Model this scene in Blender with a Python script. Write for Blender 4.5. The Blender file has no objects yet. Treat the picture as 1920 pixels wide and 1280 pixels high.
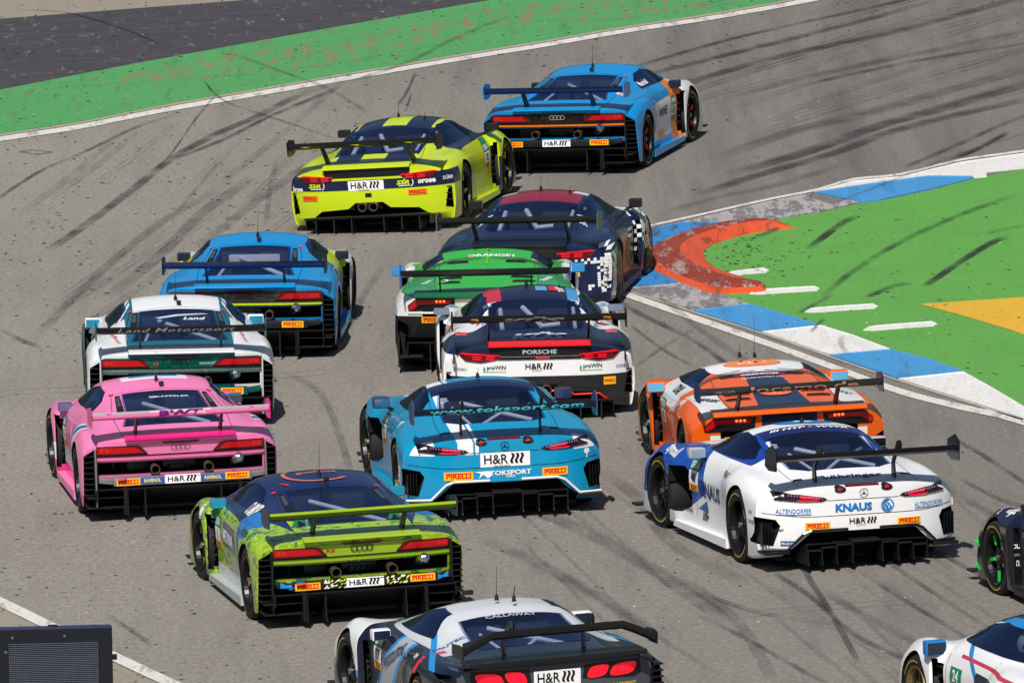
import bpy, bmesh, math, random
from mathutils import Vector, Matrix
from mathutils.bvhtree import BVHTree
from mathutils.geometry import tessellate_polygon
random.seed(7)
R = math.radians
S = bpy.context.scene
COL = S.collection

# ------------------------------------------------------------------ camera
CAM_H, PITCH, ROLL, FPX = 16.544, R(7.493), R(-2.2317), 21333.3
cd = bpy.data.cameras.new('camera'); cam = bpy.data.objects.new('camera', cd); COL.objects.link(cam)
cd.sensor_width = 36.0; cd.lens = 36.0 * FPX / 1920.0
cd.clip_start = 1.0; cd.clip_end = 3000.0
Fv = Vector((0, math.cos(PITCH), -math.sin(PITCH)))
Xv = Vector((1, 0, 0)); Uv = Xv.cross(Fv)
X2 = Xv * math.cos(ROLL) + Uv * math.sin(ROLL)
U2 = -Xv * math.sin(ROLL) + Uv * math.cos(ROLL)
M = Matrix((X2, U2, -Fv)).transposed().to_4x4(); M.translation = Vector((0, 0, CAM_H))
cam.matrix_world = M
S.camera = cam

# ------------------------------------------------------------------ light
SUN_EL, SUN_AZ = R(48), R(188)          # azimuth clockwise from +Y
w = bpy.data.worlds.new('World'); S.world = w; w.use_nodes = True
nt = w.node_tree; bg = nt.nodes['Background']
sky = nt.nodes.new('ShaderNodeTexSky'); sky.sky_type = 'NISHITA'; sky.sun_disc = False
sky.sun_elevation = SUN_EL; sky.sun_rotation = SUN_AZ
nt.links.new(sky.outputs[0], bg.inputs[0]); bg.inputs[1].default_value = 0.055
sl = bpy.data.lights.new('sun', 'SUN'); sun = bpy.data.objects.new('sun', sl); COL.objects.link(sun)
sl.energy = 5.0; sl.angle = R(0.53); sl.color = (1.0, 0.955, 0.88)
sd = Vector((math.sin(SUN_AZ) * math.cos(SUN_EL), math.cos(SUN_AZ) * math.cos(SUN_EL), math.sin(SUN_EL)))
sun.rotation_euler = sd.to_track_quat('Z', 'Y').to_euler(); sun.location = sd * 50
S.view_settings.view_transform = 'Standard'; S.view_settings.look = 'None'
S.view_settings.exposure = 0.0; S.view_settings.gamma = 1.0

# ------------------------------------------------------------------ helpers
def lin(c):
    return tuple(((v / 255.0) / 12.92 if v <= 10.3 else (((v / 255.0) + 0.055) / 1.055) ** 2.4) for v in c[:3])

class NT:
    def __init__(s, mat): s.t = mat.node_tree; s.n = s.t.nodes; s.l = s.t.links
    def new(s, t, **k):
        n = s.n.new(t)
        for a, b in k.items(): setattr(n, a, b)
        return n
    def put(s, sock, v):
        if hasattr(v, 'is_output'): s.l.new(v, sock)
        elif v is not None: sock.default_value = v
    def math(s, op, a, b=None, c=None, clamp=False):
        n = s.new('ShaderNodeMath', operation=op, use_clamp=clamp)
        s.put(n.inputs[0], a)
        if b is not None: s.put(n.inputs[1], b)
        if c is not None: s.put(n.inputs[2], c)
        return n.outputs[0]
    def mix(s, f, a, b, mode='MIX'):
        n = s.new('ShaderNodeMix', data_type='RGBA', blend_type=mode)
        s.put(n.inputs[0], f)
        for k, v in ((6, a), (7, b)):
            if isinstance(v, tuple): v = (*v[:3], 1)
            s.put(n.inputs[k], v)
        return n.outputs[2]
    def ramp(s, f, lo, hi):
        n = s.new('ShaderNodeMapRange'); s.put(n.inputs[0], f)
        n.inputs[1].default_value = lo; n.inputs[2].default_value = hi
        return n.outputs[0]
    def noise(s, vec, scale, detail=4, rough=0.55, w3='3D'):
        n = s.new('ShaderNodeTexNoise'); s.put(n.inputs['Vector'], vec)
        n.inputs['Scale'].default_value = scale; n.inputs['Detail'].default_value = detail
        n.inputs['Roughness'].default_value = rough
        return n.outputs[0]
    def mapping(s, vec, scale=(1, 1, 1), rot=(0, 0, 0), loc=(0, 0, 0)):
        n = s.new('ShaderNodeMapping'); s.put(n.inputs[0], vec)
        n.inputs[1].default_value = loc; n.inputs[2].default_value = rot; n.inputs[3].default_value = scale
        return n.outputs[0]
    def bump(s, h, strength, dist=0.01):
        n = s.new('ShaderNodeBump'); s.put(n.inputs['Height'], h)
        n.inputs['Strength'].default_value = strength; n.inputs['Distance'].default_value = dist
        return n.outputs[0]

MATS = {}
def mat(name, c, rough=0.4, metal=0.0, coat=0.0, spec=0.35, grime=0.06, emit=None, raw=False):
    key = (name, c, rough, metal, coat)
    if key in MATS: return MATS[key]
    m = bpy.data.materials.new(name); m.use_nodes = True
    T = NT(m); b = T.n['Principled BSDF']
    base = c if raw else lin(c)
    tc = T.new('ShaderNodeTexCoord').outputs['Object']
    n = T.noise(tc, 9.0, 5)
    f = T.math('MULTIPLY', T.ramp(n, 0.35, 0.75), grime * 2)
    dk = tuple(v * 0.72 + 0.006 for v in base)
    T.put(b.inputs['Base Color'], T.mix(f, base, dk))
    T.put(b.inputs['Roughness'], T.math('ADD', T.math('MULTIPLY', n, 0.12), rough - 0.06 if rough > .07 else rough))
    b.inputs['Metallic'].default_value = metal
    b.inputs['Coat Weight'].default_value = coat * .35; b.inputs['Coat Roughness'].default_value = 0.06
    b.inputs['Specular IOR Level'].default_value = spec
    if emit:
        b.inputs['Emission Color'].default_value = (*lin(emit[0]), 1); b.inputs['Emission Strength'].default_value = emit[1]
    MATS[key] = m
    return m

def livery(name, base, layers, rough=0.33, metal=0.0, speck=None):
    """paint whose printed areas are bounded by planes in the car's own coordinates.
    layers: (colour, [(a,b,c,d), ...], mirrored) paints where a*x+b*y+c*z > d for every tuple"""
    m = bpy.data.materials.new(name); m.use_nodes = True
    T = NT(m); b = T.n['Principled BSDF']
    tc = T.new('ShaderNodeTexCoord').outputs['Object']
    ab = T.new('ShaderNodeVectorMath', operation='MULTIPLY'); T.put(ab.inputs[0], tc)
    sep = T.new('ShaderNodeSeparateXYZ'); T.put(sep.inputs[0], tc)
    cmb = T.new('ShaderNodeCombineXYZ')
    T.put(cmb.inputs[0], T.math('ABSOLUTE', sep.outputs[0])); T.put(cmb.inputs[1], sep.outputs[1]); T.put(cmb.inputs[2], sep.outputs[2])
    col = tuple(lin(base))
    for lay in layers:
        c, conds = lay[0], lay[1]; sym = lay[2] if len(lay) > 2 else True; nz = lay[3] if len(lay) > 3 else None
        src = cmb.outputs[0] if sym else tc
        f = None
        for (a, bb, cc, d) in conds:
            dt = T.new('ShaderNodeVectorMath', operation='DOT_PRODUCT')
            T.put(dt.inputs[0], src); dt.inputs[1].default_value = (a, bb, cc)
            g = T.math('GREATER_THAN', dt.outputs['Value'], d)
            f = g if f is None else T.math('MULTIPLY', f, g)
        if nz:
            g = T.math('GREATER_THAN', T.noise(T.mapping(tc, nz[1]), nz[0], 2), nz[2])
            f = g if f is None else T.math('MULTIPLY', f, g)
        col = T.mix(f, col, lin(c))
    dirt = T.noise(tc, 3.2, 8, 0.65)
    col = T.mix(T.math('MULTIPLY', T.ramp(dirt, 0.5, 0.85), 0.07), col, (0.11, 0.095, 0.08))
    # road dust low on the flanks
    low = T.math('MULTIPLY', T.ramp(sep.outputs[2], 0.5, 0.1), T.math('MULTIPLY', T.noise(tc, 14, 6), 0.36))
    col = T.mix(low, col, (0.05, 0.045, 0.04))
    T.put(b.inputs['Base Color'], col)
    T.put(b.inputs['Roughness'], T.math('ADD', T.math('MULTIPLY', dirt, 0.2), rough - 0.08))
    b.inputs['Metallic'].default_value = metal
    b.inputs['Coat Weight'].default_value = 0.5; b.inputs['Coat Roughness'].default_value = 0.035
    b.inputs['Specular IOR Level'].default_value = 0.32
    T.put(b.inputs['Normal'], T.bump(T.noise(tc, 4.0, 3), 0.10, 0.03))
    return m

def glass(name, tint=(0.02, 0.03, 0.05), clear=0.35):
    m = bpy.data.materials.new(name); m.use_nodes = True
    T = NT(m); T.n.remove(T.n['Principled BSDF'])
    out = T.n['Material Output']
    fr = T.new('ShaderNodeFresnel'); fr.inputs[0].default_value = 1.55
    gl = T.new('ShaderNodeBsdfGlossy'); gl.inputs['Roughness'].default_value = 0.07
    gl.inputs['Color'].default_value = (0.40, 0.52, 0.86, 1)
    df = T.new('ShaderNodeBsdfDiffuse'); df.inputs[0].default_value = (*tint, 1)
    tr = T.new('ShaderNodeBsdfTransparent'); tr.inputs[0].default_value = (0.74, 0.80, 0.92, 1)
    tc = T.new('ShaderNodeTexCoord').outputs['Object']
    n = T.noise(tc, 4.0, 6)
    m1 = T.new('ShaderNodeMixShader')
    T.put(m1.inputs[0], T.math('ADD', T.math('MULTIPLY', n, 0.2), clear - 0.1)); T.l.new(df.outputs[0], m1.inputs[1]); T.l.new(tr.outputs[0], m1.inputs[2])
    m2 = T.new('ShaderNodeMixShader')
    T.put(m2.inputs[0], T.math('ADD', fr.outputs[0], 0.03)); T.l.new(m1.outputs[0], m2.inputs[1]); T.l.new(gl.outputs[0], m2.inputs[2])
    T.l.new(m2.outputs[0], out.inputs[0])
    return m

def link(name, me, parent=None, mats=()):
    o = bpy.data.objects.new(name, me); COL.objects.link(o)
    for m in mats: me.materials.append(m)
    if parent: o.parent = parent
    return o

def obj(name, bm, m, parent=None, smooth=True, ang=35):
    me = bpy.data.meshes.new(name); bm.normal_update(); bm.to_mesh(me); bm.free()
    for x in (m if isinstance(m, (list, tuple)) else [m]): me.materials.append(x)
    if smooth and len(me.polygons):
        me.shade_smooth(); me.set_sharp_from_angle(angle=R(ang))
    o = bpy.data.objects.new(name, me); COL.objects.link(o)
    if parent: o.parent = parent
    return o

def tag(o, label=None, cat=None, group=None, kind=None):
    for k, v in (('label', label), ('category', cat), ('group', group), ('kind', kind)):
        if v: o[k] = v
    return o

def add_box(bm, c, s, rot=None, mi=0, bev=0.0):
    r = bmesh.ops.create_cube(bm, size=1.0)
    vs = r['verts']
    bmesh.ops.scale(bm, vec=s, verts=vs)
    fs = list({f for v in vs for f in v.link_faces})
    if bev:
        es = list({e for v in vs for e in v.link_edges})
        rr = bmesh.ops.bevel(bm, geom=es, offset=bev, segments=2, affect='EDGES', profile=0.6)
        vs = list({v for f in rr['faces'] for v in f.verts} | {v for v in vs if v.is_valid})
        fs = list({f for v in vs for f in v.link_faces})
    if rot is not None: bmesh.ops.rotate(bm, cent=(0, 0, 0), matrix=rot, verts=vs)
    bmesh.ops.translate(bm, vec=c, verts=vs)
    for f in fs: f.material_index = mi
    return vs

def add_tube(bm, a, b, r, seg=8, r2=None, mi=0, caps=True):
    a, b = Vector(a), Vector(b); d = b - a
    q = d.to_track_quat('Z', 'Y').to_matrix()
    r2 = r if r2 is None else r2
    A = [bm.verts.new(a + q @ Vector((r * math.cos(t), r * math.sin(t), 0))) for t in [2 * math.pi * k / seg for k in range(seg)]]
    B = [bm.verts.new(b + q @ Vector((r2 * math.cos(t), r2 * math.sin(t), 0))) for t in [2 * math.pi * k / seg for k in range(seg)]]
    for k in range(seg):
        f = bm.faces.new((A[k], A[(k + 1) % seg], B[(k + 1) % seg], B[k])); f.material_index = mi
    if caps:
        bm.faces.new(A[::-1]).material_index = mi; bm.faces.new(B).material_index = mi

def add_prism(bm, poly, lo, hi, axis='x', mi=0):
    """poly 2D extruded between lo and hi on axis. axis x: (y,z); y: (x,z); z: (x,y)"""
    def P(p, t):
        return {'x': (t, p[0], p[1]), 'y': (p[0], t, p[1]), 'z': (p[0], p[1], t)}[axis]
    A = [bm.verts.new(P(p, lo)) for p in poly]; B = [bm.verts.new(P(p, hi)) for p in poly]
    n = len(poly); fs = []
    for k in range(n): fs.append(bm.faces.new((A[k], A[(k + 1) % n], B[(k + 1) % n], B[k])))
    fs.append(bm.faces.new(A[::-1])); fs.append(bm.faces.new(B))
    for f in fs: f.material_index = mi
    bmesh.ops.recalc_face_normals(bm, faces=fs)

def add_lathe(bm, prof, seg=32, cx=0.0, mi=0, closed=True):
    """profile (x, r) turned about the x axis through (0,0,0)"""
    rings = []
    for (x, r) in prof:
        rings.append([bm.verts.new((cx + x, r * math.cos(2 * math.pi * k / seg), r * math.sin(2 * math.pi * k / seg))) for k in range(seg)])
    n = len(rings); fs = []
    for i in range(n if closed else n - 1):
        a, b = rings[i], rings[(i + 1) % n]
        for k in range(seg):
            fs.append(bm.faces.new((a[k], a[(k + 1) % seg], b[(k + 1) % seg], b[k])))
    for f in fs: f.material_index = mi
    bmesh.ops.recalc_face_normals(bm, faces=fs)

BLACK = mat('satin_black', (22, 22, 24), 0.45)
CARBON = mat('carbon_black', (20, 21, 24), 0.36, coat=0.2)
DARK = mat('cavity_black', (12, 12, 13), 0.8)
INTER = mat('cabin_dark', (20, 23, 38), 0.8)
RUBBER = mat('tyre_rubber', (30, 29, 29), 0.75, grime=.3)
STEEL = mat('bare_metal', (170, 165, 158), 0.3, metal=0.9)
CAGE = mat('roll_cage_grey', (236, 238, 244), 0.5)
RED = mat('tail_light_red', (196, 12, 22), 0.18, coat=0.8)
REDD = mat('tail_light_dark_red', (96, 8, 18), 0.15, coat=0.9)
LIT = mat('lit_brake_light', (255, 60, 20), 0.3, emit=((255, 110, 60), 2.2))
REDHOT = mat('lit_red_light', (235, 20, 50), 0.3, emit=((255, 20, 50), 0.55))
YEL = mat('tyre_marking_yellow', (168, 150, 44), 0.7, grime=.4)
GLASS = glass('tinted_glass', (0.008, 0.014, 0.045), 0.80)
GLASSD = glass('dark_glass', (0.008, 0.014, 0.04), 0.5)
MIRROR = mat('mirror_glass', (150, 170, 190), 0.06, metal=1.0)
WHITE = mat('white_print', (238, 238, 240), 0.4)
BLK = mat('black_print', (24, 24, 28), 0.4)
def pm(c, **k): return mat('print', c, k.get('rough', 0.4))

def added_far_wood():  # unseen tree belt added so car paint reflects it instead of bare sky
    bm = bmesh.new(); n = 150; rows = []; rg = random.Random(2)
    for i in range(n + 1):
        a = -1.25 + 2.5 * i / n
        r = []
        for j in range(7):
            d = 330 + rg.uniform(-7, 7) + 4 * j; h = (j / 6) * (46 + rg.uniform(-6, 6) + 5 * math.sin(i * .7))
            r.append(bm.verts.new((d * math.sin(a), d * math.cos(a), h)))
        rows.append(r)
    for a, b in zip(rows[:-1], rows[1:]):
        for j in range(6): bm.faces.new((a[j], b[j], b[j + 1], a[j + 1]))
    bmesh.ops.recalc_face_normals(bm, faces=bm.faces)
    tag(obj('added_woodland', bm, mat('added_distant_trees', (52, 66, 34), .9, grime=.3), None, True, 80), kind='stuff')
added_far_wood()

# ------------------------------------------------------------------ body shell from sections
def pchip(xs, ys, x):
    n = len(xs)
    if x <= xs[0]: return ys[0]
    if x >= xs[-1]: return ys[-1]
    i = max(k for k in range(n - 1) if xs[k] <= x)
    h = [xs[k + 1] - xs[k] for k in range(n - 1)]; d = [(ys[k + 1] - ys[k]) / h[k] for k in range(n - 1)]
    def sl(k):
        if k == 0: return d[0]
        if k == n - 1: return d[-1]
        if d[k - 1] * d[k] <= 0: return 0.0
        w1, w2 = 2 * h[k] + h[k - 1], h[k] + 2 * h[k - 1]
        return (w1 + w2) / (w1 / d[k - 1] + w2 / d[k])
    t = (x - xs[i]) / h[i]; m0, m1 = sl(i), sl(i + 1)
    return ((2 * t ** 3 - 3 * t ** 2 + 1) * ys[i] + (t ** 3 - 2 * t ** 2 + t) * h[i] * m0 +
            (-2 * t ** 3 + 3 * t ** 2) * ys[i + 1] + (t ** 3 - t ** 2) * h[i] * m1)

KS = 5
def half_section(P, rho):
    pts = [P[0]]
    for i in range(1, 8):
        p = Vector(P[i]); a = Vector(P[i - 1]); b = Vector(P[i + 1]) if i < 7 else Vector((0, P[7][1]))
        r = rho[i - 1] / 2
        A, B = p.lerp(a, r), p.lerp(b, r if i < 7 else 0.04)
        for k in range(KS):
            t = k / (KS - 1)
            q = A.lerp(p, t).lerp(p.lerp(B, t), t)
            pts.append((q.x, q.y))
    return pts

def body_bm(sp):
    """sp['tab']: rows y,xr,zc,zr,xb,zb,xf,zf,xs,zs,xl,zl,xk,zk"""
    tab = sp['tab']; ys = [r[0] for r in tab]
    cols = [[r[k] for r in tab] for k in range(1, 14)]
    yr, yf = ys[0], ys[-1]
    st = set(); y = yr
    while y < yf: st.add(round(y, 3)); y += 0.075
    for v in ys: st.add(round(v, 3))
    st = sorted(st); out = [st[0]]
    for v in st[1:]:
        if v - out[-1] > 0.022 or v in [round(q, 3) for q in ys]: out.append(v)
    st = out
    rho = sp.get('rho', [1.0, .65, .7, .8, .6, .6, .3])
    ncol = 1 + KS + KS // 2 + 1      # up to mid of corner 2
    bm = bmesh.new(); rows = []
    def off(x, z, y):
        wr = max(0.0, min(1.0, (yr + 0.3 - y) / 0.3)); wf = max(0.0, min(1.0, (y - (yf - 0.5)) / 0.5))
        ax = abs(x)
        o = 0
        if wr: o += wr * sp['rear'](ax, z)
        if wf: o -= wf * (0.28 * ax ** 2.5 + 0.0)
        return o
    for y in st:
        v = [pchip(ys, c, y) for c in cols]
        xr, zc, zr, xb, zb, xf, zf, xs, zs, xl, zl, xk, zk = v
        P = [(0, zc), (.55 * xr, zc - .22 * (zc - zr)), (xr, zr), (xb, zb), (xf, zf), (xs, zs), (xl, zl), (xk, zk)]
        h = half_section(P, rho)
        xe = h[ncol - 1][0]; last = h[-1]
        bot = [(last[0] * h[k][0] / xe, last[1]) for k in range(ncol - 1, -1, -1)]
        half = h + bot[1:]
        # full loop: right half then left half mirrored
        right = [bm.verts.new((p[0], y + off(p[0], p[1], y), p[1])) for p in half]
        left = [right[0]] + [bm.verts.new((-p[0], y + off(p[0], p[1], y), p[1])) for p in half[1:-1]] + [right[-1]]
        rows.append((right, left, half, len(h)))
    for (r0, l0, _, _), (r1, l1, _, _) in zip(rows[:-1], rows[1:]):
        for k in range(len(r0) - 1):
            bm.faces.new((r0[k], r0[k + 1], r1[k + 1], r1[k]))
            bm.faces.new((l0[k + 1], l0[k], l1[k], l1[k + 1]))
    for end, yy in ((0, st[0]), (-1, st[-1])):
        right, left, half, nh = rows[end]
        top = half[:ncol]; xe, ze = top[-1]
        zb_ = half[-1][1]
        prevR = right[:ncol]; prevL = left[:ncol]
        nr = nh - ncol
        for j in range(1, nr + 1):
            idx = ncol - 1 + j; xj, zj = half[idx]
            t = j / nr
            if j == nr:
                # last side point joins the bottom line
                curR = [right[len(right) - 1 - k] for k in range(ncol)]
                curL = [left[len(left) - 1 - k] for k in range(ncol)]
            else:
                curR, curL = [], []
                for i in range(ncol):
                    if i == ncol - 1: curR.append(right[idx]); curL.append(left[idx]); continue
                    x = xj * top[i][0] / xe; z = zj + (top[i][1] - ze) * (1 - t)
                    a = bm.verts.new((x, yy + off(x, z, yy), z)); curR.append(a)
                    curL.append(a if i == 0 else bm.verts.new((-x, yy + off(x, z, yy), z)))
            for i in range(ncol - 1):
                for A, B in ((prevR, curR), (prevL, curL)):
                    vs = [A[i], A[i + 1], B[i + 1], B[i]]
                    u = []
                    for q in vs:
                        if q not in u: u.append(q)
                    if len(u) > 2:
                        try: bm.faces.new(u)
                        except ValueError: pass
            prevR, prevL = curR, curL
    bmesh.ops.remove_doubles(bm, verts=bm.verts, dist=0.0004)
    bmesh.ops.recalc_face_normals(bm, faces=bm.faces)
    return bm

def boolean(me, cutters):
    """me minus each cutter mesh; returns a new mesh, materials carried over from the cutters"""
    o = bpy.data.objects.new('tmp', me); COL.objects.link(o); tmp = []
    for c in cutters:
        co = bpy.data.objects.new('tmpc', c); COL.objects.link(co); tmp.append(co)
        md = o.modifiers.new('b', 'BOOLEAN'); md.operation = 'DIFFERENCE'; md.solver = 'EXACT'; md.object = co
        md.material_mode = 'TRANSFER'
    dg = bpy.context.evaluated_depsgraph_get()
    r = bpy.data.meshes.new_from_object(o.evaluated_get(dg))
    bpy.data.objects.remove(o)
    for c in tmp: bpy.data.objects.remove(c)
    return r

def cutter(fn, m=DARK):
    bm = bmesh.new(); fn(bm)
    me = bpy.data.meshes.new('cut'); bm.to_mesh(me); bm.free(); me.materials.append(m)
    return me

# ------------------------------------------------------------------ things laid on a surface
def proj_pt(bvh, pj, u, v, off):
    if pj == 'rear': o, d = Vector((u, -4, v)), Vector((0, 1, 0))
    elif pj == 'top': o, d = Vector((u, v, 4)), Vector((0, 0, -1))
    elif pj == 'left': o, d = Vector((-4, u, v)), Vector((1, 0, 0))
    else: o, d = Vector((4, u, v)), Vector((-1, 0, 0))
    h = bvh.ray_cast(o, d)
    if h[0] is None:
        q = {'rear': Vector((u, -.8, v)), 'top': Vector((u, v, .9)), 'left': Vector((-.95, u, v)), 'right': Vector((.95, u, v))}[pj]
        h = bvh.find_nearest(q)
        return h[0] - d * off, h[1]
    n = h[1] if h[1].dot(d) < 0 else -h[1]
    n = (n - d * 0.8).normalized()
    return h[0] + n * off, n

def lay(bm, bvh, pj, off, step=0.05, thick=0.0):
    """bm holds flat geometry with co=(u,v,0); cut to a grid and drop on the surface"""
    us = [v.co.x for v in bm.verts]; vs = [v.co.y for v in bm.verts]
    if not us: return
    for ax, lo, hi in ((0, min(us), max(us)), (1, min(vs), max(vs))):
        k = math.ceil(lo / step)
        while k * step < hi:
            pt = [0, 0, 0]; nn = [0, 0, 0]; pt[ax] = k * step; nn[ax] = 1
            bmesh.ops.bisect_plane(bm, geom=bm.verts[:] + bm.edges[:] + bm.faces[:], plane_co=pt, plane_no=nn, dist=1e-6)
            k += 1
    nrm = {}
    for v in bm.verts:
        p, n = proj_pt(bvh, pj, v.co.x, v.co.y, off); v.co = p; nrm[v] = n
    d = {'rear': Vector((0, -1, 0)), 'top': Vector((0, 0, 1)), 'left': Vector((-1, 0, 0)), 'right': Vector((1, 0, 0))}[pj]
    bm.normal_update()
    for f in bm.faces:
        if f.normal.dot(d) < 0: f.normal_flip()
    if thick:
        be = [e for e in bm.edges if e.is_boundary]
        r = bmesh.ops.extrude_edge_only(bm, edges=be)
        for v in [g for g in r['geom'] if isinstance(g, bmesh.types.BMVert)]: v.co -= d * thick

def poly_bm(bm, poly, mi=0):
    vs = [bm.verts.new((p[0], p[1], 0)) for p in poly]
    for t in tessellate_polygon([[Vector((p[0], p[1], 0)) for p in poly]]):
        try: bm.faces.new([vs[i] for i in t]).material_index = mi
        except ValueError: pass

def patch(name, car, bvh, pj, poly, m, off=0.005, step=0.05, thick=0.0, parent=None):
    bm = bmesh.new(); poly_bm(bm, poly); lay(bm, bvh, pj, off, step, thick)
    return obj(name, bm, m, parent or car, True, 50)

def text_geom(bm, txt, size, mi, cx, cy, width=None, bold=0.0, shear=0.0, rot=0.0, flip=False, space=1.0):
    cu = bpy.data.curves.new('t', 'FONT'); cu.body = txt; cu.size = size; cu.align_x = 'CENTER'; cu.align_y = 'CENTER'
    cu.offset = bold * size; cu.shear = shear; cu.resolution_u = 2; cu.space_character = space
    o = bpy.data.objects.new('t', cu); COL.objects.link(o)
    me = bpy.data.meshes.new_from_object(o.evaluated_get(bpy.context.evaluated_depsgraph_get()))
    bpy.data.objects.remove(o); bpy.data.curves.remove(cu)
    xs = [v.co.x for v in me.vertices]
    if not xs: return
    wd = max(xs) - min(xs); k = (width / wd) if width else 1.0
    zs = [v.co.y for v in me.vertices]; mx, mz = (max(xs) + min(xs)) / 2, (max(zs) + min(zs)) / 2
    tb = bmesh.new(); tb.from_mesh(me); bpy.data.meshes.remove(me)
    bmesh.ops.triangulate(tb, faces=tb.faces)
    vm = {}
    c, s = math.cos(rot), math.sin(rot)
    for v in tb.verts:
        x, y = (v.co.x - mx) * k, v.co.y - mz
        x, y = x * c - y * s, x * s + y * c
        if flip: x = -x
        vm[v] = bm.verts.new((cx + x, cy + y, 0))
    for f in tb.faces:
        try: bm.faces.new([vm[v] for v in f.verts]).material_index = mi
        except ValueError: pass
    tb.free()

def sticker(car, bvh, pj, cx, cy, w=0, h=0, bg=None, txt=None, tc=None, size=0.06, width=None, bold=0.03, shear=0.0,
            rot=0.0, off=0.004, parts=None, parent=None, name='sticker', space=1.0):
    """one printed sticker: optional ground, lettering and extra polygons ((poly, material), ...)"""
    flip = pj == 'left'
    mats = []; objs = []
    if bg is not None:
        bm = bmesh.new(); c, s = math.cos(rot), math.sin(rot)
        q = [(-w / 2, -h / 2), (w / 2, -h / 2), (w / 2, h / 2), (-w / 2, h / 2)]
        q = [(x * c - y * s, x * s + y * c) for x, y in q]
        poly_bm(bm, [(cx + (-x if flip else x), cy + y) for x, y in q]); lay(bm, bvh, pj, off); mats.append(bg); objs.append(bm)
    for poly, m in (parts or []):
        bm = bmesh.new(); c, s = math.cos(rot), math.sin(rot)
        q = [(x * c - y * s, x * s + y * c) for x, y in poly]
        poly_bm(bm, [(cx + (-x if flip else x), cy + y) for x, y in q]); lay(bm, bvh, pj, off + .003)
        if m not in mats: mats.append(m)
        for f in bm.faces: f.material_index = mats.index(m)
        objs.append(bm)
    if txt:
        bm = bmesh.new(); text_geom(bm, txt, size, 0, cx, cy, width, bold, shear, rot, flip, space); lay(bm, bvh, pj, off + .003)
        if tc not in mats: mats.append(tc)
        for f in bm.faces: f.material_index = mats.index(tc)
        objs.append(bm)
    me = bpy.data.meshes.new(name); allb = bmesh.new()
    for b_ in objs:
        t = bpy.data.meshes.new('t'); b_.to_mesh(t); b_.free(); allb.from_mesh(t); bpy.data.meshes.remove(t)
    allb.to_mesh(me); allb.free()
    for m in mats: me.materials.append(m)
    o = bpy.data.objects.new(name, me); COL.objects.link(o); o.parent = parent or car
    return o

YB = pm((246, 180, 16)); YR = pm((214, 40, 24)); GRYP = pm((70, 72, 76))
def s_tyre_brand(car, bvh, pj, cx, cy, w=0.24, h=0.068, rot=0.0, parent=None, bg=YB):
    k = w / .24
    bar = [(-.105 * k, .018 * k), (.105 * k, .018 * k), (.105 * k, .024 * k), (-.075 * k, .024 * k), (-.105 * k, .024 * k)]
    return sticker(car, bvh, pj, cx, cy, w, h, bg, 'PIRELLI', YR, 0.056 * k, 0.2 * k, 0.035, 0, rot, parent=parent, parts=[(bar, YR)], off=.010)
def s_suspension(car, bvh, pj, cx, cy, w=0.34, h=0.085, rot=0.0, parent=None, bg=WHITE, small=True, off=.004, ink=BLK):
    kx, ky = w / .34, h / .085
    pr = []
    for i in range(3):
        x0 = .040 + .032 * i; R_, L_ = [], []
        for t in range(7):
            v = .031 - .060 * t / 6; dx = .0075 * math.sin(2 * math.pi * t / 6)
            L_.append(((x0 + dx) * kx, (v + .003) * ky)); R_.append(((x0 + dx + .0185) * kx, (v + .003) * ky))
        pr.append((L_ + R_[::-1], ink))
    o = sticker(car, bvh, pj, cx, cy, w, h, bg, None, parts=pr, rot=rot, parent=parent, off=off)
    sticker(car, bvh, pj, cx - .062 * kx, cy + .004, txt='H&R', tc=ink, size=.078 * ky, width=.165 * kx, bold=.014, rot=rot, parent=parent, off=off)
    if small:
        sticker(car, bvh, pj, cx - .03, cy - .037 * ky, txt='Das Fahrwerk!', tc=ink, size=.016 * ky, bold=.01, rot=rot, parent=parent, off=off)
    return o

def ring_poly(cx, cy, r0, r1, n=20, a0=0, a1=360):
    o = [(cx + r1 * math.cos(R(a0 + (a1 - a0) * k / n)), cy + r1 * math.sin(R(a0 + (a1 - a0) * k / n))) for k in range(n + 1)]
    i = [(cx + r0 * math.cos(R(a0 + (a1 - a0) * k / n)), cy + r0 * math.sin(R(a0 + (a1 - a0) * k / n))) for k in range(n, -1, -1)]
    return o + i
def disc_poly(cx, cy, r, n=18, k=1.0):
    return [(cx + r * math.cos(2 * math.pi * i / n), cy + k * r * math.sin(2 * math.pi * i / n)) for i in range(n)]

def rings_badge(car, bvh, cx, cy, m, k=1.0):
    pr = [(ring_poly((i - 1.5) * .046 * k, 0, .024 * k, .030 * k, 16, 0, 359.9), m) for i in range(4)]
    return sticker(car, bvh, 'rear', cx, cy, parts=pr, name='badge', off=.012)
def star_badge(car, bvh, cx, cy, m, r=.045):
    pr = [(ring_poly(0, 0, r * .88, r, 20, 0, 359.9), m)]
    for a in (90, 210, 330):
        c, s = math.cos(R(a)), math.sin(R(a))
        pr.append(([(r * .92 * c, r * .92 * s), (-.09 * r * s * 2, .09 * r * c * 2), (.09 * r * s * 2, -.09 * r * c * 2)], m))
    return sticker(car, bvh, 'rear', cx, cy, parts=pr, name='badge', off=.006)

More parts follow.
